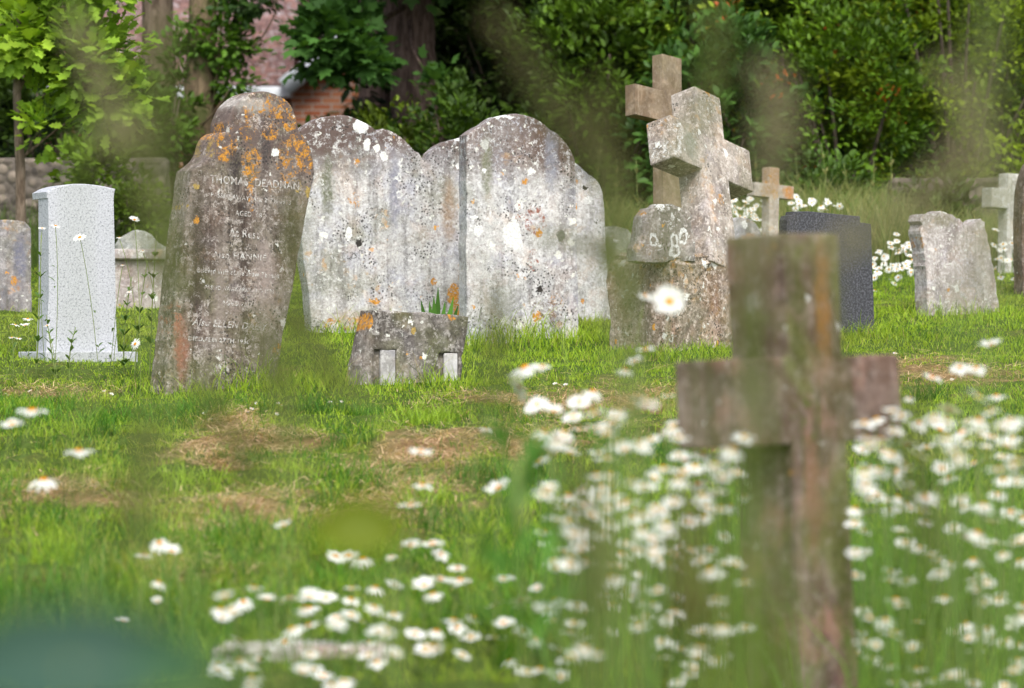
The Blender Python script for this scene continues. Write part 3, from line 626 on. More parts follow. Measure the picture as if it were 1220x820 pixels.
# tussocks on the rough bank
tx, ty, th_, tc = [], [], [], []
nt_ = 0
while nt_ < 190:
    yy = rng.uniform(8.3, 14.6); pp_ = rng.uniform(-20, 900) if rng.random() < .85 else rng.uniform(900, 1240); xx = X(pp_, yy)
    if straw(np.array([xx]), np.array([yy]))[0] > .35 and rng.random() < .85: continue
    if 180 < pp_ < 560 and yy > 14.2: continue
    nt_ += 1; m = int(rng.uniform(60, 150)); r_ = rng.uniform(.05, .16); a_ = rng.uniform(0, 2*pi, m); q_ = r_*np.sqrt(rng.random(m))
    tx.append(xx+np.cos(a_)*q_*1.5); ty.append(yy+np.sin(a_)*q_); hh_ = rng.uniform(.07, .19)*(1 if yy < 12 else .7); th_.append(hh_*rng.uniform(.5, 1.15, m))
    base_ = [np.array([.06, .17, .015]), np.array([.1, .25, .02]), np.array([.26, .4, .035]), np.array([.34, .36, .09])][int(rng.choice(4, p=[.35, .3, .25, .1]))]
    tc.append(base_*rng.uniform(.6, 1.25, (m, 1)))
x, y, h, col = map(np.concatenate, (tx, ty, th_, tc))
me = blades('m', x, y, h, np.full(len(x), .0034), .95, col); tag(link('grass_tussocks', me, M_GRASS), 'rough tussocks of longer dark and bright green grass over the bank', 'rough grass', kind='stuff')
# tall dry grass bank under the hedge
n = 14000; y = rng.uniform(22.3, 24.6, n); px = rng.uniform(690, 1260, n); x = X(px, y)
hh = np.interp(px, [690, 780, 900, 980, 1080, 1180, 1260], [.5, .42, .45, .62, .5, .35, .3]); h = hh*rng.uniform(.35, 1.1, n)
k = rng.random(n)[:, None]; col = (np.array([.12, .22, .04])*k+np.array([.38, .36, .15])*(1-k))*rng.uniform(.6, 1.15, n)[:, None]
me = blades('m', x, y, h, rng.uniform(.004, .009, n), .45, col); tag(link('bank_grass', me, M_GRASS), 'tall green and straw grass growing along the foot of the hedge', 'tall grass', kind='stuff')
n = 5000; y = rng.uniform(22.5, 24.6, n); px = rng.uniform(-40, 690, n); x = X(px, y); h = rng.uniform(.12, .45, n)
k = rng.random(n)[:, None]; col = (np.array([.06, .12, .02])*k+np.array([.12, .16, .04])*(1-k))
me = blades('m', x, y, h, rng.uniform(.004, .009, n), .45, col); tag(link('shade_grass', me, M_GRASS), 'dark rough grass under the trees behind the headstones', 'rough grass', kind='stuff')

# ------------------------------------------------------------------ daisies
def petal_mesh(seed, droop=0., npet=20):
    r = random.Random(seed); V = []; Fc = []
    for i in range(npet):
        a = 2*pi*(i+r.uniform(-.25, .25))/npet; L = r.uniform(.85, 1.08); w = r.uniform(.1, .135); dz = droop*r.uniform(.5, 1.5)+r.uniform(-.08, .1); ca, sa = math.cos(a), math.sin(a)
        tw = r.uniform(-.05, .05); o = len(V)
        for (rr, ww, zz) in ((.2, .045, 0), (.5, w, .03), (.82, w*.95, .0), (.97, w*.5, -.04)):
            for sgn in (-1, 1):
                x_ = rr*L; y_ = sgn*ww; z_ = zz+dz*rr*rr+sgn*tw*rr
                V.append((x_*ca-y_*sa, x_*sa+y_*ca, z_))
        for k in range(3): Fc.append((o+2*k, o+2*k+1, o+2*k+3, o+2*k+2))
    return mesh_py('petals', V, Fc, True, np.tile([.7, .71, .69], (len(V), 1)))
def disc_mesh():
    V = [(0, 0, .1)]; Fc = []
    rs = [(.14, .11), (.23, .07), (.27, 0), (.23, -.05)]
    for (r_, z_) in rs: V += [(r_*math.cos(2*pi*k/14), r_*math.sin(2*pi*k/14), z_) for k in range(14)]
    for k in range(14):
        Fc.append((0, 1+k, 1+(k+1) % 14))
        for j in range(3): Fc.append((1+j*14+k, 1+(j+1)*14+k, 1+(j+1)*14+(k+1) % 14, 1+j*14+(k+1) % 14))
    return mesh_py('disc', V, Fc, True)
PET = [petal_mesh(1, .05), petal_mesh(2, -.15), petal_mesh(3, -.4, 18), petal_mesh(4, .25, 22), petal_mesh(5, -.1, 17), petal_mesh(6, .1, 21)]
for m_ in PET: m_.materials.append(M_PETAL)
DISC = disc_mesh(); DISC.materials.append(M_DISC)
t = NT('white_petal_green'); M_CALYX = plain('calyx_green', (.1, .17, .04), .7, .2)
def leaf_pts(V, Fc, p, d, L, w, droop=.3):
    d = Vector(d).normalized(); s_ = d.cross(Vector((0, 0, 1))); s_ = s_.normalized() if s_.length > .01 else Vector((1, 0, 0)); up = Vector((0, 0, 1))
    o = len(V)
    for (t_, ww) in ((0, .25), (.35, .8), (.7, 1.), (1, .1)):
        c_ = Vector(p)+d*L*t_ - up*droop*L*t_*t_
        V.append(c_+s_*w*ww/2); V.append(c_-s_*w*ww/2)
    for k in range(3): Fc.append((o+2*k, o+2*k+1, o+2*k+3, o+2*k+2))
NDAISY = 0
def daisy(px, py, D, size, label, group, tilt=None, face=0., detail=True, pet=None):
    """size: head diameter in m; tilt: head lean (rad) and direction"""
    global NDAISY; NDAISY += 1
    h = P(px, py, D); off = random.uniform(-.09, .09)*min(1, h.z), random.uniform(-.08, .1)*min(1, h.z)
    bx, by = h.x+off[0], h.y+off[1]; bz = gz(bx, by)
    e = empty('oxeye_daisy', (bx, by, bz)); tag(e, label, 'daisy', group)
    hl = Vector((h.x-bx, h.y-by, h.z-bz))
    tl = random.uniform(.05, .6) if tilt is None else tilt; az = random.uniform(0, 2*pi) if face is None else face + random.gauss(0, .75)
    # az 0 = facing the camera (-y)
    nrm = Vector((math.sin(tl)*math.sin(az), -math.sin(tl)*math.cos(az), math.cos(tl)))
    q = nrm.to_track_quat('Z', 'Y').to_euler()
    s_ = size/2
    o = link('petals', pet or random.choice(PET), None, e, hl, q); o.scale = (s_, s_, s_)
    o = link('flower_centre', DISC, None, e, hl+nrm*.02*s_, q); o.scale = (s_, s_, s_)
    V, Fc = tube([Vector((0, 0, -.02))]+bez((0, 0, .01), (hl.x*.1+random.uniform(-.04, .04), hl.y*.1, hl.z*.65), hl-nrm*.12*s_, 7), [.0016]*8, 5)
    st_ = link('stem', mesh_py('stem', V, Fc, True), M_STEM, e)
    if detail:
        LV, LF = [], []
        for k in range(random.randint(4, 7)):
            t_ = random.uniform(.08, .75); a = random.uniform(0, 2*pi); q_ = Vector((hl.x*t_*t_, hl.y*t_*t_, hl.z*t_))
            leaf_pts(LV, LF, q_, (math.cos(a), math.sin(a), .8), random.uniform(.03, .07), random.uniform(.006, .013))
        me = mesh_py('leaf', LV, LF, False, np.tile([.09, .16, .035], (len(LV), 1))); tag(link('foliage', me, M_LEAF, e), None)
    return e
GD = 'ox-eye daisies in flower across the churchyard'
EX = [ # px, py, diam_px, label, tilt
 (38,489,42,'white daisy by itself at far left, level with the foot of the leaning headstone',.15),(14,505,34,'daisy half cut off by the left edge beside the lone far-left daisy',.3),
 (94,537,42,'flat white daisy at left above the dead grass, middle one of three scattered daisies',.1),(52,572,42,'side-on white daisy lowest of the scattered trio at far left',.15),
 (797,360,47,'crisp large daisy facing the viewer in front of the rough plinth of the grey cross',1.0),(667,388,32,'single drooping white daisy below the foot of the arched headstone',.5),
 (625,438,42,'uppermost daisy of the pair left of the centre drift',.4),(619,461,42,'daisy facing the viewer just under the topmost one left of the centre drift',1.0),(646,437,24,'small daisy to the right of the topmost pair in the centre drift',.4),
 (501,538,35,'single white daisy over the dead grass patch at centre',.2),(503,578,30,'daisy just below the lone one over the dead grass',.15),(489,602,32,'lowest of three daisies below the brown dead grass patch',.1),
 (594,581,38,'daisy beside the blurred green leafy plant',.45),(578,512,18,'small white daisy touching the top of the blurred leafy plant',.3),
 (1181,411,34,'cup-shaped white daisy alone at upper right below the broken-topped headstone',.2),(1083,473,18,'small white daisy just beyond the right arm of the foreground cross',.3),
 (985,621,32,'single daisy in front of the shaft of the foreground cross',.4),(770,352,22,'dim blurred daisy left of the crisp one by the rough plinth',.5),
 (190,694,24,'small daisy under the trio at lower left',.3),(147,738,20,'small flat daisy near the blue-green blurred leaf',.2),(338,626,26,'faint white daisy above the lower-left dead grass',.3)]
for (px, py, s, lb, tl) in EX:
    sz = .088 if s > 25 else .055; D = min(8.4, max(5.6, sz*F/s)); s *= .92; daisy(px, py, D, s*D/F, lb, GD, tl, 0.)
def lst(pts, label, s0, jit=.0):
    for (px, py, *r) in pts:
        s = (r[0] if r else s0)*.87; D = min(8.5, max(5.8, .06*F/s))*random.uniform(.96, 1.04)
        daisy(px, py, D, s*D/F, label, GD, None, 0. if random.random() < .75 else None)
lst([(172,662,30),(191,647,32),(205,656,28),(188,716,18)], 'daisy in the tight little cluster at lower left', 28)
lst([(640,482),(660,490),(690,479),(706,467),(727,506),(762,474,30),(650,515,38),(712,509,34),(745,441,30),(757,431,28),(770,417,30),(795,471,22),(722,546,38),(745,536,36),(768,533),(803,506,26),(690,512,26),(633,488,20),
     (676,590,36),(695,584,34),(715,579,34),(748,598,40),(733,604,34),(700,600),(690,636,38),(705,629),(728,632,34),(776,642,40),(757,655),(820,622,36),(690,640)], 'white daisy in the loose drift between the stub stone and the foreground cross', 34)
lst([(815,548),(838,541),(866,547),(832,576,30),(850,590),(870,603),(818,560,34),(846,655),(808,650,30),(862,640,28),(808,680,26),(735,690,36),(742,660,34),(760,700,30)], 'white daisy crowded against the left side of the foreground cross', 34)
lst([(1110,450,32),(1143,438,30),(1163,439,30),(1166,474,40),(1187,472,32),(1130,488,36),(1166,501,38),(1204,503,42),(1096,504,32),(1120,512,32),(1146,515,34),(1178,520,30),(1027,535,28),(1052,537,34),(1080,530,32),(1094,543,38),(1122,558,34),(1037,556,34),(1066,562,34),(1104,592,42),(1130,570,34),(1160,552,32),(1196,545,34),(1045,590,34),(1078,600,34),(1060,608,32),(1168,600,30),(1200,575,34),(1165,635,38),(1035,612,30),(1150,640),(1180,622),(1204,610)],
    'white daisy in the thick drift right of the foreground cross', 34)
lst([(290,717),(318,714),(345,712,32),(370,724,30),(388,712,34),(368,745,36),(340,765,34),(400,735,24),(430,740,24),(415,664,34),(400,664,30),(432,667,34),(466,664,18),(447,700,32),(470,697,28),(505,697,34),(525,690,30),(548,691,34),(430,772,32),(465,775,30),(455,781),(440,765,24),(495,755,34),(520,752,30),(565,735,32),(545,748,28),(600,690,32),(620,715,34),(640,700,24),(385,805,34),(460,806,34),(540,800,28),(575,800),(285,763,28),(310,785,30),(490,650,30),(515,648,34),(525,660,28),(545,677,28),(600,742,34),(622,752,32),(590,760),(640,762,32),(660,740,26),(610,800),(590,722,30),(650,780),(665,775,30),(620,776,32)],
    'white daisy in the low drift along the bottom left of centre', 32)
random.seed(11)
def fill(n, x0, x1, y0, y1, s0, s1, label, avoid=None):
    for _ in range(n):
        px = random.uniform(x0, x1); py = random.uniform(y0, y1)
        if avoid and avoid(px, py): continue
        s = random.uniform(s0, s1); D = min(8.9, max(5.6, .055*F/s)); daisy(px, py, D, s*D/F, label, GD, None, 0. if random.random() < .6 else None, detail=False)
# further off
for (px, py, s, D, lb, tl) in [(66,269,13,15.4,'daisy topmost beside the left edge of the granite headstone',.3),(95,283,17,15.3,'daisy facing out against the left side of the granite headstone',.6),(50,272,10,15.6,'small daisy at the left frame edge near the granite headstone',.3),
      (30,388,14,15.3,'daisy in a low group left of the granite base',.15),(33,380,13,15.6,'daisy in a low group left of the granite base',.2),(18,387,12,15.2,'daisy in a low group left of the granite base',.2),(14,402,9,15.2,'daisy in a low group left of the granite base',.2),(22,403,9,15.2,'daisy in a low group left of the granite base',.2),
      (56,388,10,15.4,'small daisy in front of the foot of the granite headstone',.4),(161,410,16,14.6,'daisy facing the viewer between the granite headstone and the leaning one',1.2),(160,262,14,14.8,'ragged daisy high between the granite and the leaning headstone',.5),(154,348,7,15.2,'tiny daisy on a thin stem in front of the chest tomb',.4),(170,299,7,15.3,'tiny daisy in front of the curved-top headstone',.4),(146,316,6,15.4,'tiny daisy beside the chest tomb lid',.3),(142,283,9,15.5,'daisy side-on at the right edge of the granite headstone',.1)]:
    daisy(px, py, D, s*D/F, lb, GD, tl, 0.)
def far_daisies(name, spots, label, t0=.3, t1=1.2):
    V = []; Fc = []; C_ = []
    for (px, py, D, sz) in spots:
        c_ = P(px, py, D); tl = random.uniform(t0, t1); az = random.gauss(0, .6); n_ = Vector((math.sin(tl)*math.sin(az), -math.sin(tl)*math.cos(az), math.cos(tl)))
        q = n_.to_track_quat('Z', 'Y').to_matrix(); me = random.choice(PET); o = len(V)
        V += [tuple(c_+q @ (v.co*sz/2)) for v in me.vertices]; Fc += [tuple(i+o for i in p.vertices) for p in me.polygons]; C_ += [(.7, .71, .69)]*len(me.vertices); o = len(V)
        V += [tuple(c_+q @ (v.co*sz/2)+n_*.002) for v in DISC.vertices]; Fc += [tuple(i+o for i in p.vertices) for p in DISC.polygons]; C_ += [(.7, .36, .02)]*len(DISC.vertices)
        o = len(V); b = Vector((c_.x+random.uniform(-.05, .05), c_.y+.03, gz(c_.x, c_.y)))
        V += [tuple(c_+Vector((-.0015, 0, 0))), tuple(c_+Vector((.0015, 0, 0))), tuple(b+Vector((.0015, 0, 0))), tuple(b-Vector((.0015, 0, 0)))]; Fc.append((o, o+1, o+2, o+3)); C_ += [(.1, .17, .04)]*4
    tag(link(name, mesh_py(name, V, Fc, True, np.array(C_)), M_PETAL), label, 'daisies', kind='stuff')
sp_ = []
while len(sp_) < 95:
    px = random.uniform(1038, 1097) if random.random() < .75 else random.uniform(1184, 1225); py = random.gauss(312, 19)
    if 272 < py < 350: sp_.append((px, py, random.uniform(20.5, 22.5), random.uniform(.045, .06)))
for _ in range(18):
    px = random.uniform(938, 1010); sp_.append((px, 249+random.uniform(-16, 4)*(1-(px-938)/110), random.uniform(21.8, 22.8), .055))
for _ in range(55): sp_.append((random.uniform(866, 912), random.uniform(236, 285), random.uniform(21.8, 22.8), random.uniform(.045, .06)))
far_daisies('distant_daisies', sp_, 'distant drift of white daisies below the hedge, seen between the stones')
sp_ = []
for (n, x0, x1, y0, y1, s0, s1) in [(95,1015,1222,590,820,16,26),(80,650,890,650,820,16,28),(28,700,880,560,690,20,30),(55,260,660,700,820,18,28),(44,1020,1222,490,610,22,32),(22,800,900,520,620,20,30),(24,640,800,560,650,20,30),(18,640,810,470,560,22,32)]:
    for _ in range(n):
        px = random.uniform(x0, x1); py = random.uniform(y0, y1); sz = random.uniform(.04, .056); D = min(8.5, max(6.5, sz*F/random.uniform(s0, s1)))*random.uniform(.9, 1.); sp_.append((px, py, D, sz))
far_daisies('small_daisies', sp_, 'smaller white daisies crowded low among the foreground drifts', .0, .5)
for (px, py) in [(306,481),(300,487),(285,494),(294,490),(253,488),(244,492),(299,501),(331,480),(335,482),(393,479),(407,479),(330,492),(250,500),(661,457),(674,458),(1066,421),(1134,452),(124,465),(133,470),(8,470),(36,466)]:
    x, D = hit(px, py+4); daisy(px, py, D, .022, 'tiny lawn daisy dotted in the mown grass', GD, .5, 0., detail=False)

# ------------------------------------------------------------------ plants near the stones
def sprig(name, px, py_base, D, hpx, nleaf, L, w, label, cat, col=(.09,.17,.035), spread=.5, mat=None, flowering=False, x_=None):
    x = X(px, D) if x_ is None else x_; z = gz(x, D); H = (Z0+(HOR-(py_base-hpx))/F*D)-z
    e = empty(name, (x, D, z)); tag(e, label, cat)
    pts = bez((0, 0, -.02), (random.uniform(-.03, .03), 0, H*.5), (random.uniform(-.06, .06), random.uniform(-.04, .04), H), 8)
    V, Fc = tube(pts, [.004*(1-.6*i/7) for i in range(8)], 5); link('stem', mesh_py('stem', V, Fc, True), M_STEM, e)
    LV, LF = [], []
    for k in range(nleaf):
        t_ = random.uniform(.1, 1); a = k*2.4; q_ = pts[min(7, int(t_*7))]
        leaf_pts(LV, LF, q_, (math.cos(a)*spread, math.sin(a)*spread, .8), L*random.uniform(.6, 1.1)*(1.15-.5*t_), w*random.uniform(.7, 1.1), .25)
    me = mesh_py('foliage', LV, LF, False, np.array(col)*np.ones((len(LV), 3))); link('foliage', me, mat or M_LEAF, e); return e
e = empty('broadleaf_tuft', (X(520, 16.6), 16.6, P(0, 385, 16.6).z-.05)); e.location.z = gz(e.location.x, 16.6)
tag(e, 'tuft of bright strap leaves growing up behind the low stub stone', 'plant')
zt = P(0, 392, 16.6).z-e.location.z; LV, LF = [], []
for (dx, dz, w) in [(-18, 26, .022), (-8, 24, .02), (2, 40, .024), (10, 24, .02), (20, 30, .022), (26, 22, .018), (-3, 30, .02)]:
    L = (dz+38)/F*16.6; leaf_pts(LV, LF, (dx*.3/F*16.6, 0, 0), (dx*.7/F*16.6, -.02, L), L*1.05, w, .02)
V_ = np.array([tuple(v) for v in LV]); 
for i in range(0, len(LV), 8):   # widen the ribbon across x
    for j in range(0, 8, 2):
        c_ = (V_[i+j]+V_[i+j+1])/2; w_ = [.008, .02, .022, .002][j//2]; V_[i+j] = c_+[w_/2*1.2, 0, 0]; V_[i+j+1] = c_-[w_/2*1.2, 0, 0]
link('strap_leaves', mesh_py('strap_leaves', V_, LF, False, np.array([.07, .18, .025])*np.repeat(rng.uniform(.5, 1.3, len(V_)//8), 8)[:, None]), M_GLOSS, e)
random.seed(5)
for (px, D, hp, nl, lb) in [(178,15.2,140,26,'tall thin weed with small leaves in front of the chest tomb'),(160,15.4,110,20,'mid-height thin weed beside the chest tomb'),(148,15.6,90,26,'leafy weed right against the granite headstone'),(68,15.5,45,14,'short weed in front of the granite headstone'),(84,15.4,30,10,'small leaning weed in front of the granite base'),(42,15.4,140,18,'thin daisy-like weed left of the granite headstone')]:
    sprig('weed', px, 420, D, hp, int(nl*1.7), .065, .016, lb, 'weed', spread=.6)

# ------------------------------------------------------------------ shrubs, trees
def cloud(name, centre, rad, nclu, nleaf, cr, L, cols, tmpl=(LEAF_V, LEAF_F), flat=.6, shell=.75, wk=1., seed=0, lo=-.9, accent=None):
    """foliage: leaf clumps spread through the outer part of an ellipsoid with an uneven outline"""
    global rng; c = np.array(centre); rad = np.array(rad)
    d = runit(nclu*2); d = d[d[:, 2] > lo][:nclu]; nclu = len(d)
    rr = shell + (1.05-shell)*rng.random(nclu); bump = 1+.16*np.sin(d[:, 0]*7+seed)*np.cos(d[:, 2]*6+seed*2)+.1*np.sin(d[:, 1]*13+d[:, 2]*9)
    cc = c+d*rad*(rr*bump)[:, None]
    crn = cr*rng.uniform(.55, 1.35, nclu)
    ci = np.repeat(np.arange(nclu), nleaf); N = len(ci)
    off = rng.normal(size=(N, 3))*.5; T = cc[ci]+off*crn[ci][:, None]*np.array([1, 1, .7])
    outd = off+d[ci]*1.0+np.array([0, 0, .25]); dirv = outd/np.linalg.norm(outd, axis=1, keepdims=True)+.6*runit(N)
    nrm = np.tile([0., -.25, 1.], (N, 1))*flat*1.6+runit(N)*(1-flat)+d[ci]*.4
    Ls = L*rng.uniform(.6, 1.2, N)
    ck = rng.random(nclu)[ci][:, None]; k = np.clip(ck*.7+.3*rng.random((N, 1)), 0, 1); cols = [np.array(q) for q in cols]
    col = cols[0]*(1-k)+cols[1]*k
    if len(cols) > 2: col = np.where(rng.random((N, 1)) < .08, cols[2], col)
    if accent is not None:
        ac, fr = accent; sel = (rng.random(nclu) < fr)[ci] & (rng.random(N) < .5); col = np.where(sel[:, None], np.array(ac), col)
    return inst(name, tmpl[0], tmpl[1], frames(dirv, nrm, Ls, Ls*wk), T, col*rng.uniform(.75, 1.2, (N, 1)))
def shrub(name, px, pyc, D, rx, rz, ry, nclu, nleaf, cr, L, cols, label, cat='shrub', mat=None, **kw):
    c = P(px, pyc, D); gzz = gz(c.x, D); e = empty(name, (c.x, D, gzz)); tag(e, label, cat)
    me = cloud('foliage', (0, 0, c.z-gzz), (rx, ry, rz), int(nclu*.8), nleaf, cr*.84, L, [tuple(q*m_ for q, m_ in zip(c_, ((.36, .36, .25), (.85, .8, .45), (1., 1., .7))[i_])) for i_, c_ in enumerate(cols)], seed=px*.01, **kw)
    link('foliage', me, mat or M_GLOSS, e)
    mb = MB()
    for k in range(7):
        a = random.uniform(0, 2*pi); q_ = Vector((math.cos(a)*rx*.6, math.sin(a)*ry*.6, c.z-gzz+random.uniform(-.2, .6)*rz))
        mb.add(tube(bez((math.cos(a)*.08, math.sin(a)*.08, -.05), (q_.x*.4, q_.y*.4, q_.z*.5), q_, 7), [.03-.0035*i for i in range(7)], 6, .1))
    mb.build('stem', M_TWIG, e); return e
random.seed(3)
DG = ((.025, .055, .015), (.06, .12, .025)); MG = ((.045, .1, .018), (.1, .2, .03)); LG = ((.16, .3, .025), (.3, .44, .04)); BG = ((.045, .13, .035), (.1, .24, .07))
shrub('hedge_shrub', 640, 60, 28., 1.15, 1.8, .9, 330, 34, .2, .085, (*DG, (.15, .2, .1)), 'dark evergreen shrub behind the arched grey headstone', shell=.6)
shrub('hedge_shrub', 715, 150, 26.5, .75, 1.3, .7, 240, 34, .17, .075, ((.05,.12,.018), (.12,.24,.03)), 'mid green shrub left of the brown cross', shell=.65)
shrub('hedge_shrub', 775, 30, 27.5, .9, 1.5, .8, 260, 34, .18, .075, ((.06,.11,.015), (.15,.24,.025)), 'yellowish green shrub above the brown cross', shell=.65, accent=((.4,.1,.02), .02))
shrub('hedge_shrub', 855, 160, 25.6, .62, .95, .55, 210, 30, .16, .09, BG, 'blue-green leafy shrub right of the grey cross', shell=.6)
shrub('hedge_shrub', 925, 90, 26.8, 1.0, 1.6, .8, 330, 34, .18, .07, ((.05,.11,.015), (.13,.24,.025), (.3,.42,.05)), 'large green shrub with orange-red flower tips above the orange cross', shell=.65, accent=((.5,.1,.02), .02))
shrub('hedge_shrub', 1010, 150, 25.6, .72, 1.0, .6, 260, 34, .15, .06, ((.05,.13,.015), (.14,.28,.025)), 'green shrub with orange-red flower tips above the slate headstone', shell=.65, accent=((.5,.12,.02), .025))
shrub('hedge_shrub', 1140, 80, 26., .95, 1.45, .8, 380, 36, .16, .06, ((.12,.22,.015), (.28,.42,.03)), 'bright yellow-green shrub at upper right', shell=.68, accent=((.5,.28,.02), .012))
shrub('hedge_shrub', 1060, 10, 28., .9, 1.3, .8, 260, 34, .18, .07, ((.08,.16,.015), (.18,.32,.025)), 'mid green shrub rising between the two brightest shrubs at upper right', shell=.65, accent=((.45,.1,.02), .03))
shrub('hedge_shrub', 1215, -20, 28.5, .8, 1.5, .8, 220, 34, .18, .08, (*MG,), 'dark green shrub in the top right corner', shell=.65)
shrub('hedge_shrub', 475, 200, 25.8, .42, .42, .45, 100, 30, .14, .06, ((.06,.11,.012), (.13,.2,.02)), 'feathery yellow-green bush at the foot of the thick dark trunk', shell=.5)
shrub('hedge_shrub', 545, 190, 25.2, .5, .55, .4, 110, 30, .14, .07, ((.04,.09,.02), (.09,.18,.03)), 'dark low bush showing between the twin and arched headstones', shell=.5)
shrub('hedge_shrub', 185, 160, 26.4, .4, .5, .4, 110, 30, .13, .07, ((.04,.1,.015), (.09,.19,.025)), 'green bush between the two trunks on the left', shell=.5)
shrub('hedge_shrub', 60, 170, 26.5, .8, .75, .5, 200, 30, .16, .08, DG, 'dark shrub behind the oak sapling', shell=.5)
shrub('hedge_shrub', 150, 120, 27.5, .3, .3, .3, 70, 30, .15, .08, DG, 'dark evergreen shrub right of the oak sapling against the roof', shell=.5)
shrub('hedge_shrub', 1120, 265, 23.8, .35, .35, .3, 90, 26, .1, .06, ((.06,.13,.025), (.12,.22,.05)), 'low leafy bramble between the hedge and the broken-topped headstone', shell=.4)
shrub('hedge_shrub', 985, 235, 24.3, .35, .35, .3, 70, 26, .1, .06, ((.05,.12,.025), (.1,.2,.05)), 'small leafy bush at the foot of the hedge over the slate headstone', shell=.4)
shrub('hedge_shrub', 120, 215, 23.2, .26, .4, .25, 80, 24, .1, .07, ((.1,.2,.02), (.17,.3,.03)), 'light green bush directly behind the granite headstone', shell=.4, mat=M_LEAF)
shrub('hedge_shrub', 165, 245, 22.8, .2, .28, .2, 60, 24, .09, .05, ((.08,.17,.02), (.15,.26,.03)), 'small bright bush over the curved-top headstone', shell=.4, mat=M_LEAF)
shrub('hedge_shrub', 350, 195, 26., .5, .3, .4, 90, 28, .14, .08, ((.03,.07,.015), (.07,.15,.025)), 'dark bush peeping over the leaning headstone', shell=.5)
# dark evergreen trees behind
def tree(name, px, D, trunk_pts, r0, r1, bark, label, crowns, mat=M_LEAF, branches=(), cat='tree'):
    """trunk_pts in picture (px,py); crowns list of dict for cloud with world-relative centre px,py,dD"""
    x0 = X(trunk_pts[0][0], D); z = gz(x0, D); e = empty(name, (x0, D, z)); tag(e, label, cat)
    pts = [Vector((0, 0, -.1))]+[P(a, b, D)-Vector((x0, D, z)) for a, b in trunk_pts[1:]]
    # resample
    pp = []; 
    for a, b in zip(pts, pts[1:]):
        for k in range(5): pp.append(a.lerp(b, k/5))
    pp.append(pts[-1]); n = len(pp)
    V, Fc = tube(pp, [r0+(r1-r0)*(i/(n-1)) for i in range(n)], 16, .06)
    link('trunk', mesh_py('trunk', V, Fc, True), bark, e)
    if branches:
        mb = MB()
        for br in branches:
            q_ = [P(a, b, D+dd)-Vector((x0, D, z)) for a, b, dd in br[0]]
            mb.add(tube(bez(*q_, 8), [br[1]*(1-.1*i) for i in range(8)], 7, .06))
        mb.build('branch', bark, e)
    for cr in crowns:
        c = P(cr.pop('px'), cr.pop('py'), D+cr.pop('dD', 0))-Vector((x0, D, z))
        me = cloud('crown', tuple(c), **cr); link('crown', me, mat, e)
    return e
yew = ((.012, .028, .01), (.03, .06, .016))
for (px, lb) in [(-120,'dark evergreen tree far behind the oak sapling'),(590,'dark evergreen tree behind the thick trunk'),(760,'dark evergreen tree far behind the brown cross'),(960,'dark evergreen tree far behind the orange cross'),(1160,'dark evergreen tree far behind the bright shrub at upper right')]:
    tree('evergreen_tree', px, 32.5, [(px,280),(px,100),(px+5,-150)], .2, .12, M_BARKD, lb,
         [dict(px=px, py=20, rad=(1.35, 1.0, 2.6), nclu=420, nleaf=30, cr=.3, L=.16, cols=yew, shell=.45),
          dict(px=px, py=-330, dD=-3.5, rad=(1.9, 3.2, 1.0), nclu=230, nleaf=22, cr=.5, L=.34, cols=yew, shell=.2, wk=1.4)])  # upper crown: canopy out of view, added to shade the hedge and background
for (px, lb) in [(-170,'tall dark tree beyond the left frame edge'),(640,'tall dark tree far beyond the hedge at centre'),(880,'tall dark tree far beyond the hedge at right of centre'),(1130,'tall dark tree far beyond the hedge at right'),(1330,'tall dark tree beyond the right frame edge')]:
    tree('evergreen_tree', px, 37.5, [(px,290),(px,100),(px+5,-150)], .25, .12, M_BARKD, lb,
         [dict(px=px, py=30, rad=(1.9, 1.0, 3.1), nclu=460, nleaf=26, cr=.4, L=.24, cols=yew, shell=.4)])
# oak sapling on the left
tree('oak_sapling', 26, 20.6, [(26,300),(24,200),(20,110),(24,20),(22,-60)], .034, .018, M_BARK, 'young oak with bright lime-green lobed leaves and a thin grey trunk at upper left',
     [dict(px=35, py=35, rad=(.3, .3, .3), nclu=44, nleaf=15, cr=.12, L=.11, cols=LG, tmpl=(OAK_V, OAK_F), shell=.4, wk=1.1),
      dict(px=100, py=65, rad=(.3, .3, .33), nclu=60, nleaf=15, cr=.12, L=.11, cols=LG, tmpl=(OAK_V, OAK_F), shell=.4, wk=1.1),
      dict(px=122, py=115, rad=(.2, .25, .2), nclu=34, nleaf=14, cr=.1, L=.1, cols=LG, tmpl=(OAK_V, OAK_F), shell=.3, wk=1.1),
      dict(px=50, py=150, rad=(.12, .2, .16), nclu=9, nleaf=10, cr=.09, L=.09, cols=LG, tmpl=(OAK_V, OAK_F), shell=.3, wk=1.1),
      dict(px=75, py=-20, rad=(.5, .4, .2), nclu=50, nleaf=15, cr=.12, L=.11, cols=LG, tmpl=(OAK_V, OAK_F), shell=.3, wk=1.1)],
     branches=[([(22,150,0),(50,110,0),(100,70,-.1)], .012), ([(22,110,0),(40,70,0),(60,30,.1)], .012), ([(24,190,0),(70,150,0),(130,110,-.1)], .01), ([(24,200,0),(35,170,0),(50,150,0)], .006)])
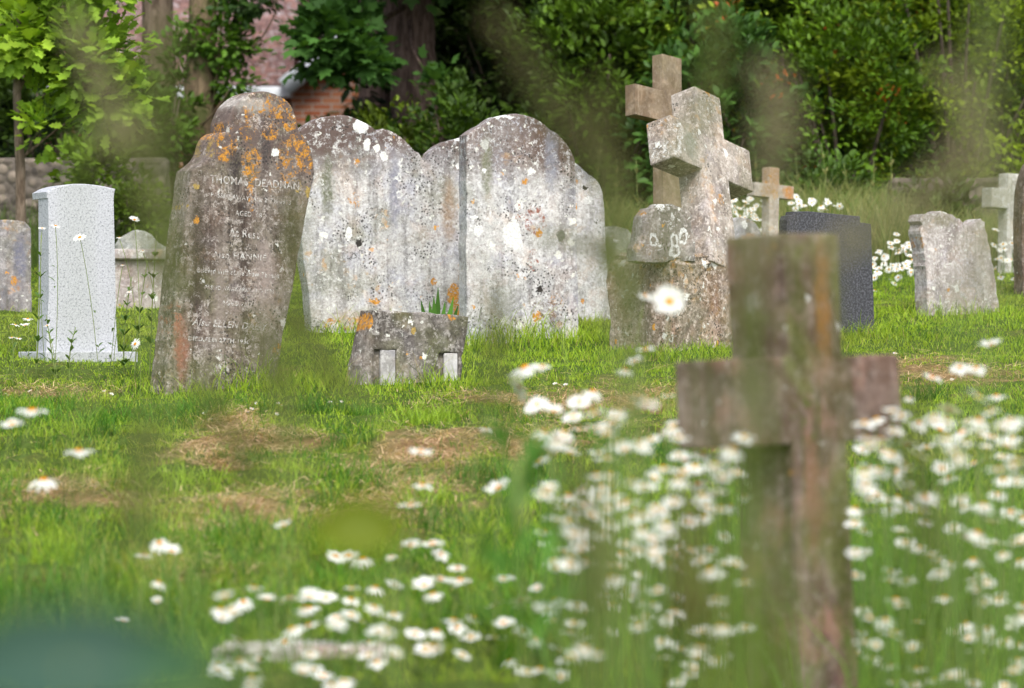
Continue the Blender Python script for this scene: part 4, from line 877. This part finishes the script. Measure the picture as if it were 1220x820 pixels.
# trunks in the middle left
tree('slender_tree', 190, 28., [(193,280),(192,200),(189,100),(187,-20),(190,-80)], .16, .12, M_BARK, 'grey-brown bare tree trunk left of the house roof', 
     [dict(px=190, py=-130, rad=(.7, .8, .4), nclu=80, nleaf=28, cr=.2, L=.09, cols=MG, shell=.3)], mat=M_LEAF)
tree('ivy_clad_tree', 240, 27., [(238,280),(238,200),(236,110),(242,20),(240,-80)], .15, .1, M_BARKM, 'mossy trunk with leafy side shoots directly left of the leaning headstone top',
     [dict(px=258, py=45, rad=(.33, .25, .28), nclu=50, nleaf=20, cr=.11, L=.075, cols=((.05,.12,.015), (.12,.24,.025)), shell=.3),
      dict(px=272, py=95, rad=(.17, .2, .15), nclu=26, nleaf=18, cr=.09, L=.07, cols=((.05,.12,.015), (.11,.22,.025)), shell=.3),
      dict(px=215, py=70, rad=(.2, .2, .2), nclu=20, nleaf=14, cr=.09, L=.07, cols=((.04,.09,.015), (.09,.18,.025)), shell=.3),
      dict(px=300, py=0, rad=(.33, .3, .14), nclu=30, nleaf=20, cr=.12, L=.08, cols=((.02,.05,.012), (.05,.1,.02)), shell=.3)],
     branches=[([(236,180,0),(262,120,-.1),(262,30,-.1)], .02), ([(236,120,0),(205,90,0),(180,60,0)], .012), ([(238,60,0),(300,90,-.2),(330,10,0)], .014), ([(240,150,-.2),(270,120,-.2),(280,90,-.2)], .01), ([(230,100,0),(200,130,-.2),(215,60,0)], .01)])
tree('large_tree', 495, 27.5, [(502,290),(500,150),(490,60),(486,-40),(485,-90)], .21, .2, M_BARKD, 'thick purplish brown trunk standing behind the twin-arched headstone',
     [dict(px=398, py=45, rad=(.29, .4, .33), nclu=50, nleaf=16, cr=.15, L=.13, cols=((.03,.08,.015), (.07,.17,.03)), tmpl=(MAPLE_V, MAPLE_F), shell=.3, wk=.95, dD=-1.2),
      dict(px=440, py=78, rad=(.15, .3, .15), nclu=15, nleaf=14, cr=.12, L=.12, cols=((.035,.09,.02), (.08,.19,.035)), tmpl=(MAPLE_V, MAPLE_F), shell=.3, wk=.95, dD=-1.4),
      dict(px=520, py=100, rad=(.12, .2, .12), nclu=8, nleaf=12, cr=.1, L=.11, cols=((.04,.1,.02), (.09,.2,.04)), tmpl=(MAPLE_V, MAPLE_F), shell=.3, wk=.95, dD=-1.4),
      dict(px=470, py=-62, rad=(.8, .8, .3), nclu=110, nleaf=16, cr=.2, L=.13, cols=((.02,.05,.012), (.05,.11,.02)), tmpl=(MAPLE_V, MAPLE_F), shell=.3, dD=-1)],
     branches=[([(490,0,0),(440,40,-1),(380,60,-1.2)], .03), ([(490,20,0),(480,60,-1.2),(520,100,-1.4)], .02)])
tree('dark_trunk_tree', 450, 29., [(455,290),(452,150),(448,60),(452,-80)], .17, .15, M_BARKD, 'darker narrower trunk just left of the thick purplish one',
     [dict(px=490, py=-140, rad=(.8, .8, .4), nclu=100, nleaf=24, cr=.25, L=.12, cols=yew, shell=.3)])
shrub('hedge_shrub', 560, 110, 28.6, .7, 1.3, .6, 220, 30, .2, .1, yew, 'very dark shrub between the thick trunk and the hedge', shell=.5)
shrub('hedge_shrub', 430, 190, 26.8, .4, .3, .5, 80, 28, .16, .09, ((.02,.05,.012), (.05,.11,.02)), 'dark leafy bush behind the twin-arched headstone', shell=.5)
# cow parsley heads / tall weeds on the bank
random.seed(9)
for (px, top, D) in [(760,190,23.4),(775,205,23.),(710,165,23.8),(735,190,23.5),(985,170,23.8),(1010,195,23.6),(955,180,23.9),(1040,190,23.8),(1062,180,23.9),(1090,240,23.),(1120,235,23.2),(930,210,23.4),(905,185,24)]:
    e = sprig('bank_weed', px, 300, D, 300-top, 26, .11, .012, 'tall straw-coloured grass stalk on the bank under the hedge', 'tall weed', col=(.24,.24,.09), spread=.35, mat=M_STRAWG)
    e['group'] = 'straw grass stalks on the hedge bank'

# ------------------------------------------------------------------ walls and house
def brick_mat(name, c1, c2, mortar, sc_, bw, bh, ms=.012, bias=0.):
    t = NT(name); v = t.coord('Object'); mp = t.n('ShaderNodeMapping'); t.l(v, mp.inputs[0]); mp.inputs['Rotation'].default_value = (R(90), 0, 0)
    b = t.n('ShaderNodeTexBrick'); t.l(mp.outputs[0], b.inputs[0]); b.inputs['Scale'].default_value = sc_
    b.inputs['Color1'].default_value = (*c1, 1); b.inputs['Color2'].default_value = (*c2, 1); b.inputs['Mortar'].default_value = (*mortar, 1)
    b.inputs['Brick Width'].default_value = bw; b.inputs['Row Height'].default_value = bh; b.inputs['Mortar Size'].default_value = ms
    n = t.noise(v, 9, 5, .7); c = t.mix(t.math('MULTIPLY', t.step(n, .5, .7), .5), b.outputs[0], tuple(x*.5 for x in c1))
    return t, v, b, c, n
t, v, b, c, n = brick_mat('red_brick', (.32,.1,.05), (.4,.16,.08), (.36,.3,.25), 1, .225, .075, .01)
M_BRICK = t.fin(t.bsdf(c, .9, .1, b.outputs['Fac'], .4, -.01).outputs[0])
t = NT('clay_roof_tiles'); v = t.coord('UV'); b = t.n('ShaderNodeTexBrick'); t.l(v, b.inputs[0]); b.inputs['Scale'].default_value = 1
b.inputs['Color1'].default_value = (.13,.07,.065,1); b.inputs['Color2'].default_value = (.24,.13,.11,1); b.inputs['Mortar'].default_value = (.06,.04,.035,1)
b.inputs['Brick Width'].default_value = .17; b.inputs['Row Height'].default_value = .13; b.inputs['Mortar Size'].default_value = .008
ob_ = t.coord('Object'); n = t.noise(ob_, 3, 6, .75); n3 = t.noise(ob_, 14, 5, .8)
c = t.mix(t.math('MULTIPLY', t.step(n3, .53, .6), .8), b.outputs[0], (.4, .36, .37)); c = t.mix(t.math('MULTIPLY', t.step(n, .45, .65), .5), c, (.15, .1, .1))
M_ROOF = t.fin(t.bsdf(c, .85, .2, b.outputs['Fac'], .5, -.02).outputs[0])
M_WHITE = plain('white_gloss_paint', (.72, .75, .8), .5, .3, 6, (.6, .63, .66))
t = NT('flint_wall'); v = t.coord('Object'); vd = t.vor(v, 13); vc = t.vor(v, 13, 'Color'); n = t.noise(v, 30, 5)
sepc = t.n('ShaderNodeSeparateColor'); t.l(vc, sepc.inputs[0])
c = t.mix(sepc.outputs[0], (.04, .035, .03), (.2, .165, .13)); c = t.mix(t.step(vd, .42, .6), c, (.1, .085, .07)); c = t.mix(t.step(n, .6, .7), c, (.08, .09, .04))
M_FLINT = t.fin(t.bsdf(c, .9, .2, t.math('SUBTRACT', 1., vd), .9, .04).outputs[0])
def wall(name, px0, px1, ytop, D, label):
    x0, x1 = X(px0, D), X(px1, D); z = gz((x0+x1)/2, D); h = P(0, ytop, D).z-z
    o = link(name, boxmesh(name, -(x1-x0)/2, (x1-x0)/2, -.17, .17, -.2, h, .03, 2, sub=9, jit=.02), M_FLINT, None, ((x0+x1)/2, D, z), (0, 0, 0)); tag(o, label, 'wall'); return o
wall('flint_wall', -160, 200, 190, 24.6, 'low dark flint boundary wall behind the granite headstone')
wall('flint_wall', 1060, 1400, 213, 24.9, 'low brown flint boundary wall behind the pale cross at the right edge')

D = 40.; xe0, xe1 = X(60, D), X(347, D); zg = gz(X(250, D), D); e = empty('brick_house', (X(250, D), D, zg)); tag(e, 'brick cottage with mossy clay tile roof and white eaves seen between the trees', 'house')
ex, ey, ez = e.location; ze = P(0, 101, D).z - zg     # eaves height
def rel(px, py, dD=0): p = P(px, py, D+dD); return p.x-ex, p.y-ey, p.z-ez
xr = rel(347, 0)[0]; xl = rel(-140, 0)[0]; xg = rel(470, 0)[0]
def quadmesh(name, pts, th_, uvs=None):
    """thick sheet from 4 points"""
    a, b, c_, d = [Vector(p) for p in pts]; n = (b-a).cross(d-a).normalized()*th_
    V = [a, b, c_, d, a-n, b-n, c_-n, d-n]; Fc = [(0,1,2,3), (7,6,5,4), (0,4,5,1), (1,5,6,2), (2,6,7,3), (3,7,4,0)]
    me = mesh_py(name, [tuple(v) for v in V], Fc); uvl = me.uv_layers.new(name='UVMap'); U = (b-a).normalized(); W = (d-a).normalized()
    for lp in me.loops: co = me.vertices[lp.vertex_index].co-a; uvl.data[lp.index].uv = (co.dot(U), co.dot(W))
    return me
link('wall', boxmesh('wall', xl+.3, xr-.02, .35, 6.5, -.1, ze+.02, 0), M_BRICK, e)
link('roof', quadmesh('roof', [(xl, 0, ze), (xr, 0, ze), (xr, 3.9, ze+3.1), (xl, 3.9, ze+3.1)], .08), M_ROOF, e)
link('rear_roof', quadmesh('rear_roof', [(xr, 7.8, ze), (xl, 7.8, ze), (xl, 3.905, ze+3.1), (xr, 3.905, ze+3.1)], .08), M_ROOF, e)
link('gutter', boxmesh('gutter', xl, xr+.02, -.1, .02, ze-.16, ze-.03, .02), M_WHITE, e)
# gable wing on the right with white bargeboard
gw = 3.6; gy0 = -.5
bm = bmesh.new(); pr = [(xr+.02, -.1), (xr+gw, -.1), (xr+gw, ze-.05), (xr+gw/2, ze+1.35), (xr+.02, ze-.05)]
f0 = [bm.verts.new((a, gy0+.2, b_)) for a, b_ in pr]; f1 = [bm.verts.new((a, 5., b_)) for a, b_ in pr]
bm.faces.new(f0); bm.faces.new(f1[::-1])
for i in range(5): bm.faces.new((f0[i], f1[i], f1[(i+1) % 5], f0[(i+1) % 5]))
bmesh.ops.recalc_face_normals(bm, faces=bm.faces[:]); me = bpy.data.meshes.new('gable_wall'); bm.to_mesh(me); bm.free(); link('gable_wall', me, M_BRICK, e)
for sg in (0, 1):
    xa = xr-.12 if sg == 0 else xr+gw+.12; xm = xr+gw/2
    pts = [(xa, gy0, ze-.08), (xm, gy0, ze+1.45), (xm, 5., ze+1.45), (xa, 5., ze-.08)]
    if sg: pts = [pts[1], pts[0], pts[3], pts[2]]
    link('gable_roof', quadmesh('gable_roof', [(p[0], p[1], p[2]+.1) for p in pts], .07), M_ROOF, e)
    d = Vector((xm-xa, 0, 1.53)); d.normalize(); nn_ = Vector((-d.z, 0, d.x)) if d.x > 0 else Vector((d.z, 0, -d.x))
    a = Vector((xa, gy0-.03, ze-.08)); b_ = Vector((xm, gy0-.03, ze+1.45)); V = []
    for yy in (0, .04):
        for q_ in (a, b_, b_-nn_*.22, a-nn_*.22): V.append((q_.x, q_.y-yy, q_.z+.09))
    link('bargeboard', mesh_py('bargeboard', V, [(0,1,2,3), (7,6,5,4), (0,4,5,1), (1,5,6,2), (2,6,7,3), (3,7,4,0)]), M_WHITE, e)

# ------------------------------------------------------------------ close, strongly blurred plants
def stalk(pts, D, w, label, seeds=160, head=.55, colr=(.26,.24,.1), hw=.012, seed=0):
    """tall flowering grass: root on the ground, arching through picture points at distance D"""
    r = random.Random(seed); top = [P(a, b, D) for a, b in pts]; b0 = Vector((top[0].x+r.uniform(-.05, .05), D+r.uniform(-.05, .1), 0)); b0.z = gz(b0.x, b0.y)
    e = empty('flowering_grass', b0); tag(e, label, 'tall grass', 'tall flowering grasses close to the camera')
    ctrl = [Vector((0, 0, -.02))]+[q_-b0 for q_ in top]; pp = []
    for i in range(len(ctrl)-1):
        p0 = ctrl[max(0, i-1)]; p1 = ctrl[i]; p2 = ctrl[i+1]; p3 = ctrl[min(len(ctrl)-1, i+2)]
        for k in range(8):
            t_ = k/8; pp.append(.5*((2*p1)+(p2-p0)*t_+(2*p0-5*p1+4*p2-p3)*t_*t_+(3*p1-3*p2+p3-p0)*t_**3))
    pp.append(ctrl[-1]); n = len(pp)
    V, Fc = tube(pp, [w*(1-.5*i/n) for i in range(n)], 6); link('stem', mesh_py('stem', V, Fc, True), M_STEM, e)
    i0 = int(n*(1-head)); N = seeds; ti = np.array([r.uniform(i0, n-1.01) for _ in range(N)])
    A = np.array([tuple(v) for v in pp]); T = A[ti.astype(int)]*(1-(ti % 1))[:, None]+A[ti.astype(int)+1]*(ti % 1)[:, None]
    tp = 1-((ti-i0)/(n-i0))**2*.8; sp = rng.normal(size=(N, 3))*hw*tp[:, None]*.6; dirv = sp/(hw)+np.array([0, 0, 1.2])
    SEED_V = [(0,0,0),(.25,.35,0),(0,.4,.22),(-.25,.35,0),(0,.4,-.22),(0,1,0)]; SEED_F = [(0,1,2),(0,2,3),(0,3,4),(0,4,1),(5,2,1),(5,3,2),(5,4,3),(5,1,4)]
    L = rng.uniform(.006, .012, N)
    me = inst('seed_head', SEED_V, SEED_F, frames(dirv, runit(N), L, L*.8), T+sp, np.array(colr)*rng.uniform(.7, 1.2, (N, 1))); link('seed_head', me, M_STRAWG, e)
    LV, LF = [], []
    for k in range(3):
        q_ = pp[r.randint(1, max(2, i0//2))]; a = r.uniform(0, 2*pi); leaf_pts(LV, LF, q_, (math.cos(a)*.5, math.sin(a)*.3, 1), r.uniform(.12, .22), .006, .4)
    link('blade', mesh_py('blade', LV, LF, False, np.tile([.1, .16, .04], (len(LV), 1))), M_GRASS, e)
    return e
OL = (.17, .19, .06); TN = (.34, .3, .17)
SP = [([(90,300),(150,180),(120,110),(85,30)],1.5,'in front of the oak sapling',TN,.011),
      ([(185,520),(190,300),(195,160),(190,40)],1.35,'in front of the two left trunks',OL,.014),
      ([(215,480),(205,330),(175,230),(150,150)],1.6,'left of the leaning headstone',OL,.012),
      ([(350,620),(340,520),(322,440),(300,380)],1.9,'across the foot of the leaning headstone',OL,.012),
      ([(330,640),(345,420),(352,330),(350,240)],1.7,'along the right edge of the leaning headstone',OL,.010),
      ([(470,600),(400,470),(385,430),(352,380)],2.1,'between the leaning headstone and the stub stone',OL,.011),
      ([(560,640),(590,500),(592,400),(588,345)],1.7,'over the stub stone and arched headstone',OL,.010),
      ([(735,420),(735,280),(725,200),(718,110)],1.4,'rising between the arched headstone and the crosses',(.13,.13,.045),.013),
      ([(740,400),(700,200),(650,120),(590,30)],1.35,'arching across the dark trees at top centre',(.13,.12,.05),.011),
      ([(830,500),(790,300),(850,100),(845,10)],1.5,'in front of the brown cross',OL,.010),
      ([(880,620),(900,300),(925,150),(915,90)],1.3,'in front of the blue-green shrub',TN,.012),
      ([(1140,560),(1165,330),(1180,200),(1120,90)],1.4,'in front of the bright shrub at upper right',TN,.012),
      ([(1190,100),(1150,190),(1090,250),(990,310)],1.25,'drooping diagonally over the broken-topped headstone',TN,.014),
      ([(760,480),(730,330),(700,300),(640,285)],2.4,'bending over the right side of the arched headstone',OL,.006),
      ([(890,760),(905,520),(892,400),(890,300)],1.35,'over the left half of the foreground cross',(.14,.17,.04),.013),
      ([(955,800),(975,620),(990,450),(975,320)],1.5,'over the right half of the foreground cross',(.17,.18,.05),.010),
      ([(830,840),(825,740),(815,680),(822,600)],1.4,'at the lower left of the foreground cross',(.22,.19,.07),.012),
      ([(180,760),(160,640),(170,560),(175,500)],1.8,'over the lower-left dead grass',OL,.012),
      ([(730,800),(760,420),(745,360),(740,290)],1.6,'over the rough plinth of the grey cross',OL,.011),
      ([(1100,800),(1105,650),(1085,560),(1090,480)],1.6,'over the daisies right of the foreground cross',OL,.010),
      ([(290,700),(300,560),(260,500),(240,450)],2.0,'over the grass just below the leaning headstone',OL,.011),
      ([(700,830),(715,720),(700,640),(690,560)],1.5,'over the bottom daisies at centre',(.2,.18,.07),.010)]
for i, (pts, D, lb, cl, hw) in enumerate(SP): stalk(pts, D+.75, .0018, 'blurred tall flowering grass close to the camera '+lb, 190, .6, tuple(q*.85 for q in cl), hw*.8, i)
def near_tuft(px, top, D, n, spread, w, colr, label):
    x0 = X(px, D); z = gz(x0, D); e = empty('grass_clump', (x0, D, z)); tag(e, label, 'tall grass', 'tall flowering grasses close to the camera'); V, Fc = [], []
    for k in range(n):
        dx = random.gauss(0, spread*.35)/F*D; H = (Z0+(HOR-top-abs(random.gauss(0, 70)))/F*D)-z; H = max(.1, (Z0+(HOR-(top+abs(random.gauss(0, 80))))/F*D)-z)
        pts = bez((dx*.3, 0, -.01), (dx, random.uniform(-.05, .05), H*.6), (dx*1.1+random.gauss(0, 22)/F*D, random.uniform(-.1, .1), H), 9); o = len(V)
        for i, q_ in enumerate(pts):
            ww = w*(1-(i/8)**2*.9)*.5; V += [(q_.x-ww, q_.y, q_.z), (q_.x, q_.y+ww*.4, q_.z), (q_.x+ww, q_.y, q_.z)]
        for i in range(8): Fc += [(o+3*i, o+3*i+1, o+3*i+4, o+3*i+3), (o+3*i+1, o+3*i+2, o+3*i+5, o+3*i+4)]
    link('blade', mesh_py('blade', V, Fc, True, np.array(colr)*np.ones((len(V), 3))), M_GRASS, e)
random.seed(33)
for a in [(905,420,2.1,13,55,.005,(.09,.15,.012),'blurred green blades standing in front of the left half of the foreground cross'),(960,560,2.3,7,40,.005,(.11,.15,.02),'blurred green blades in front of the foot of the foreground cross'),
          (825,600,2.0,10,60,.005,(.14,.15,.025),'blurred olive blades at the lower left of the foreground cross'),(1085,570,2.2,8,60,.005,(.09,.15,.015),'blurred green blades over the daisies right of the foreground cross'),
          (1180,600,2.1,6,50,.005,(.1,.15,.02),'blurred green blades near the bottom right corner'),(700,650,2.2,9,70,.005,(.11,.14,.02),'blurred olive-green blades over the bottom daisies'),(310,640,2.3,7,60,.005,(.09,.14,.02),'blurred green blades right of the blue-green leaf')]: near_tuft(*a)
# leafy plant at centre
e = empty('leafy_plant', (X(615, 4.4), 4.4, gz(X(615, 4.4), 4.4))); tag(e, 'blurred bright green leafy plant tip in front of the dead grass at centre', 'plant')
mb = MB(); H = P(0, 545, 4.4).z-e.location.z
pts = bez((0, 0, -.03), (.02, 0, H*.5), (.0, 0, H), 9); mb.add(tube(pts, [.005]*9, 6)); mb.build('stem', M_STEM, e)
random.seed(21); LV, LF = [], []
for k in range(40):
    t_ = 1-random.random()**1.1*.4; q_ = pts[int(t_*7.99)].lerp(pts[int(t_*7.99)+1], (t_*7.99) % 1)+Vector((random.gauss(0, .02), random.gauss(0, .02), 0)); a = k*2.4; leaf_pts(LV, LF, q_, (math.cos(a)*.55, math.sin(a)*.55, 1.1 if t_ > .8 else .6), random.uniform(.06, .11), random.uniform(.014, .022), .15)
link('foliage', mesh_py('foliage', LV, LF, False, np.tile([.09, .22, .03], (len(LV), 1))), M_LEAF, e)
# broad leaves
def broadleaf(name, px, py, D, L, w, az, tilt, colr, label, n=1, cup=.15, mat=None):
    p = P(px, py, D); gx_ = p.x+.05; z = gz(gx_, D); e = empty(name, (gx_, D, z)); tag(e, label, 'plant')
    q_ = p-Vector((gx_, D, z)); pts = bez((0, 0, -.02), (.03, .02, q_.z*.7), q_, 8); V, Fc = tube(pts, [.003]*8, 6); link('stem', mesh_py('stem', V, Fc, True), M_STEM, e)
    V, Fc = [], []; NU, NV = 10, 8
    for i in range(NU+1):
        u = i/NU; ww = w*math.sin(pi*min(1, u*.93+.05))**.8
        for j in range(NV+1):
            v_ = j/NV*2-1; V.append((L*(u-.5), ww/2*v_, cup*w*v_*v_*1.2-.25*L*(u-.5)**2+.004*math.sin(u*25)*abs(v_)))
    for i in range(NU):
        for j in range(NV): o = i*(NV+1)+j; Fc.append((o, o+1, o+NV+2, o+NV+1))
    me = mesh_py('leaf', V, Fc, True, np.tile(colr, (len(V), 1))); lf = link('leaf', me, mat or M_LEAF, e, q_, (R(tilt), 0, R(az)))
    return e
broadleaf('broad_leaved_plant', 428, 634, 2.5, .075, .05, 5, 62, (.12, .16, .004), 'blurred olive-yellow leaf hovering above the daisies left of centre')
broadleaf('broad_leaved_plant', 85, 795, 1.75, .16, .06, -4, 60, (.04, .09, .065), 'large blurred blue-green leaf in the bottom left corner')
broadleaf('broad_leaved_plant', 215, 808, 1.4, .05, .02, -10, 50, (.05, .13, .05), 'dark green blurred leaf beside the blue-green one at the bottom')

# ------------------------------------------------------------------ light, world, camera
EL, AZ = R(52), R(-28)       # sun high behind the camera's right shoulder
w = bpy.data.worlds.new('World'); sc.world = w; w.use_nodes = True; nt = w.node_tree; nt.nodes.clear()
sky = nt.nodes.new('ShaderNodeTexSky'); sky.sky_type = 'NISHITA'; sky.sun_disc = False; sky.sun_elevation = EL
sd = Vector((math.sin(R(12))*math.cos(EL), -math.cos(R(12))*math.cos(EL), math.sin(EL)))   # towards the sun
sky.sun_rotation = math.atan2(sd.x, sd.y); sky.air_density = 1.; sky.dust_density = 3.; sky.altitude = 0
bg = nt.nodes.new('ShaderNodeBackground'); bg.inputs[1].default_value = .15; ou = nt.nodes.new('ShaderNodeOutputWorld')
hs = nt.nodes.new('ShaderNodeHueSaturation'); hs.inputs['Saturation'].default_value = .5; nt.links.new(sky.outputs[0], hs.inputs['Color']); nt.links.new(hs.outputs[0], bg.inputs[0]); nt.links.new(bg.outputs[0], ou.inputs[0])
L = bpy.data.lights.new('sun', 'SUN'); L.energy = 1.5; L.angle = R(25); L.color = (1, .96, .9); lo_ = bpy.data.objects.new('sun', L); COL.objects.link(lo_)
lo_.rotation_euler = sd.to_track_quat('Z', 'Y').to_euler(); lo_.location = (5, -5, 12)
cam = bpy.data.cameras.new('camera'); co = bpy.data.objects.new('camera', cam); COL.objects.link(co); sc.camera = co
cam.sensor_width = 36; cam.lens = 36*F/1220; cam.clip_end = 500; cam.clip_start = .05
co.location = (0, 0, Z0); co.rotation_euler = (R(90)+math.atan((HOR-410)/F), 0, 0)
cam.dof.use_dof = True; cam.dof.focus_distance = 16.; cam.dof.aperture_fstop = 3.4; cam.dof.aperture_blades = 0
sc.view_settings.view_transform = 'Standard'; sc.view_settings.look = 'None'; sc.view_settings.exposure = 1.08; sc.view_settings.gamma = 1
sc.render.engine = 'CYCLES'; sc.cycles.max_bounces = 6; sc.cycles.transmission_bounces = 4; sc.cycles.diffuse_bounces = 3
sc.render.resolution_x = 1024; sc.render.resolution_y = 688
print('daisies', NDAISY, 'objects', len(bpy.data.objects))
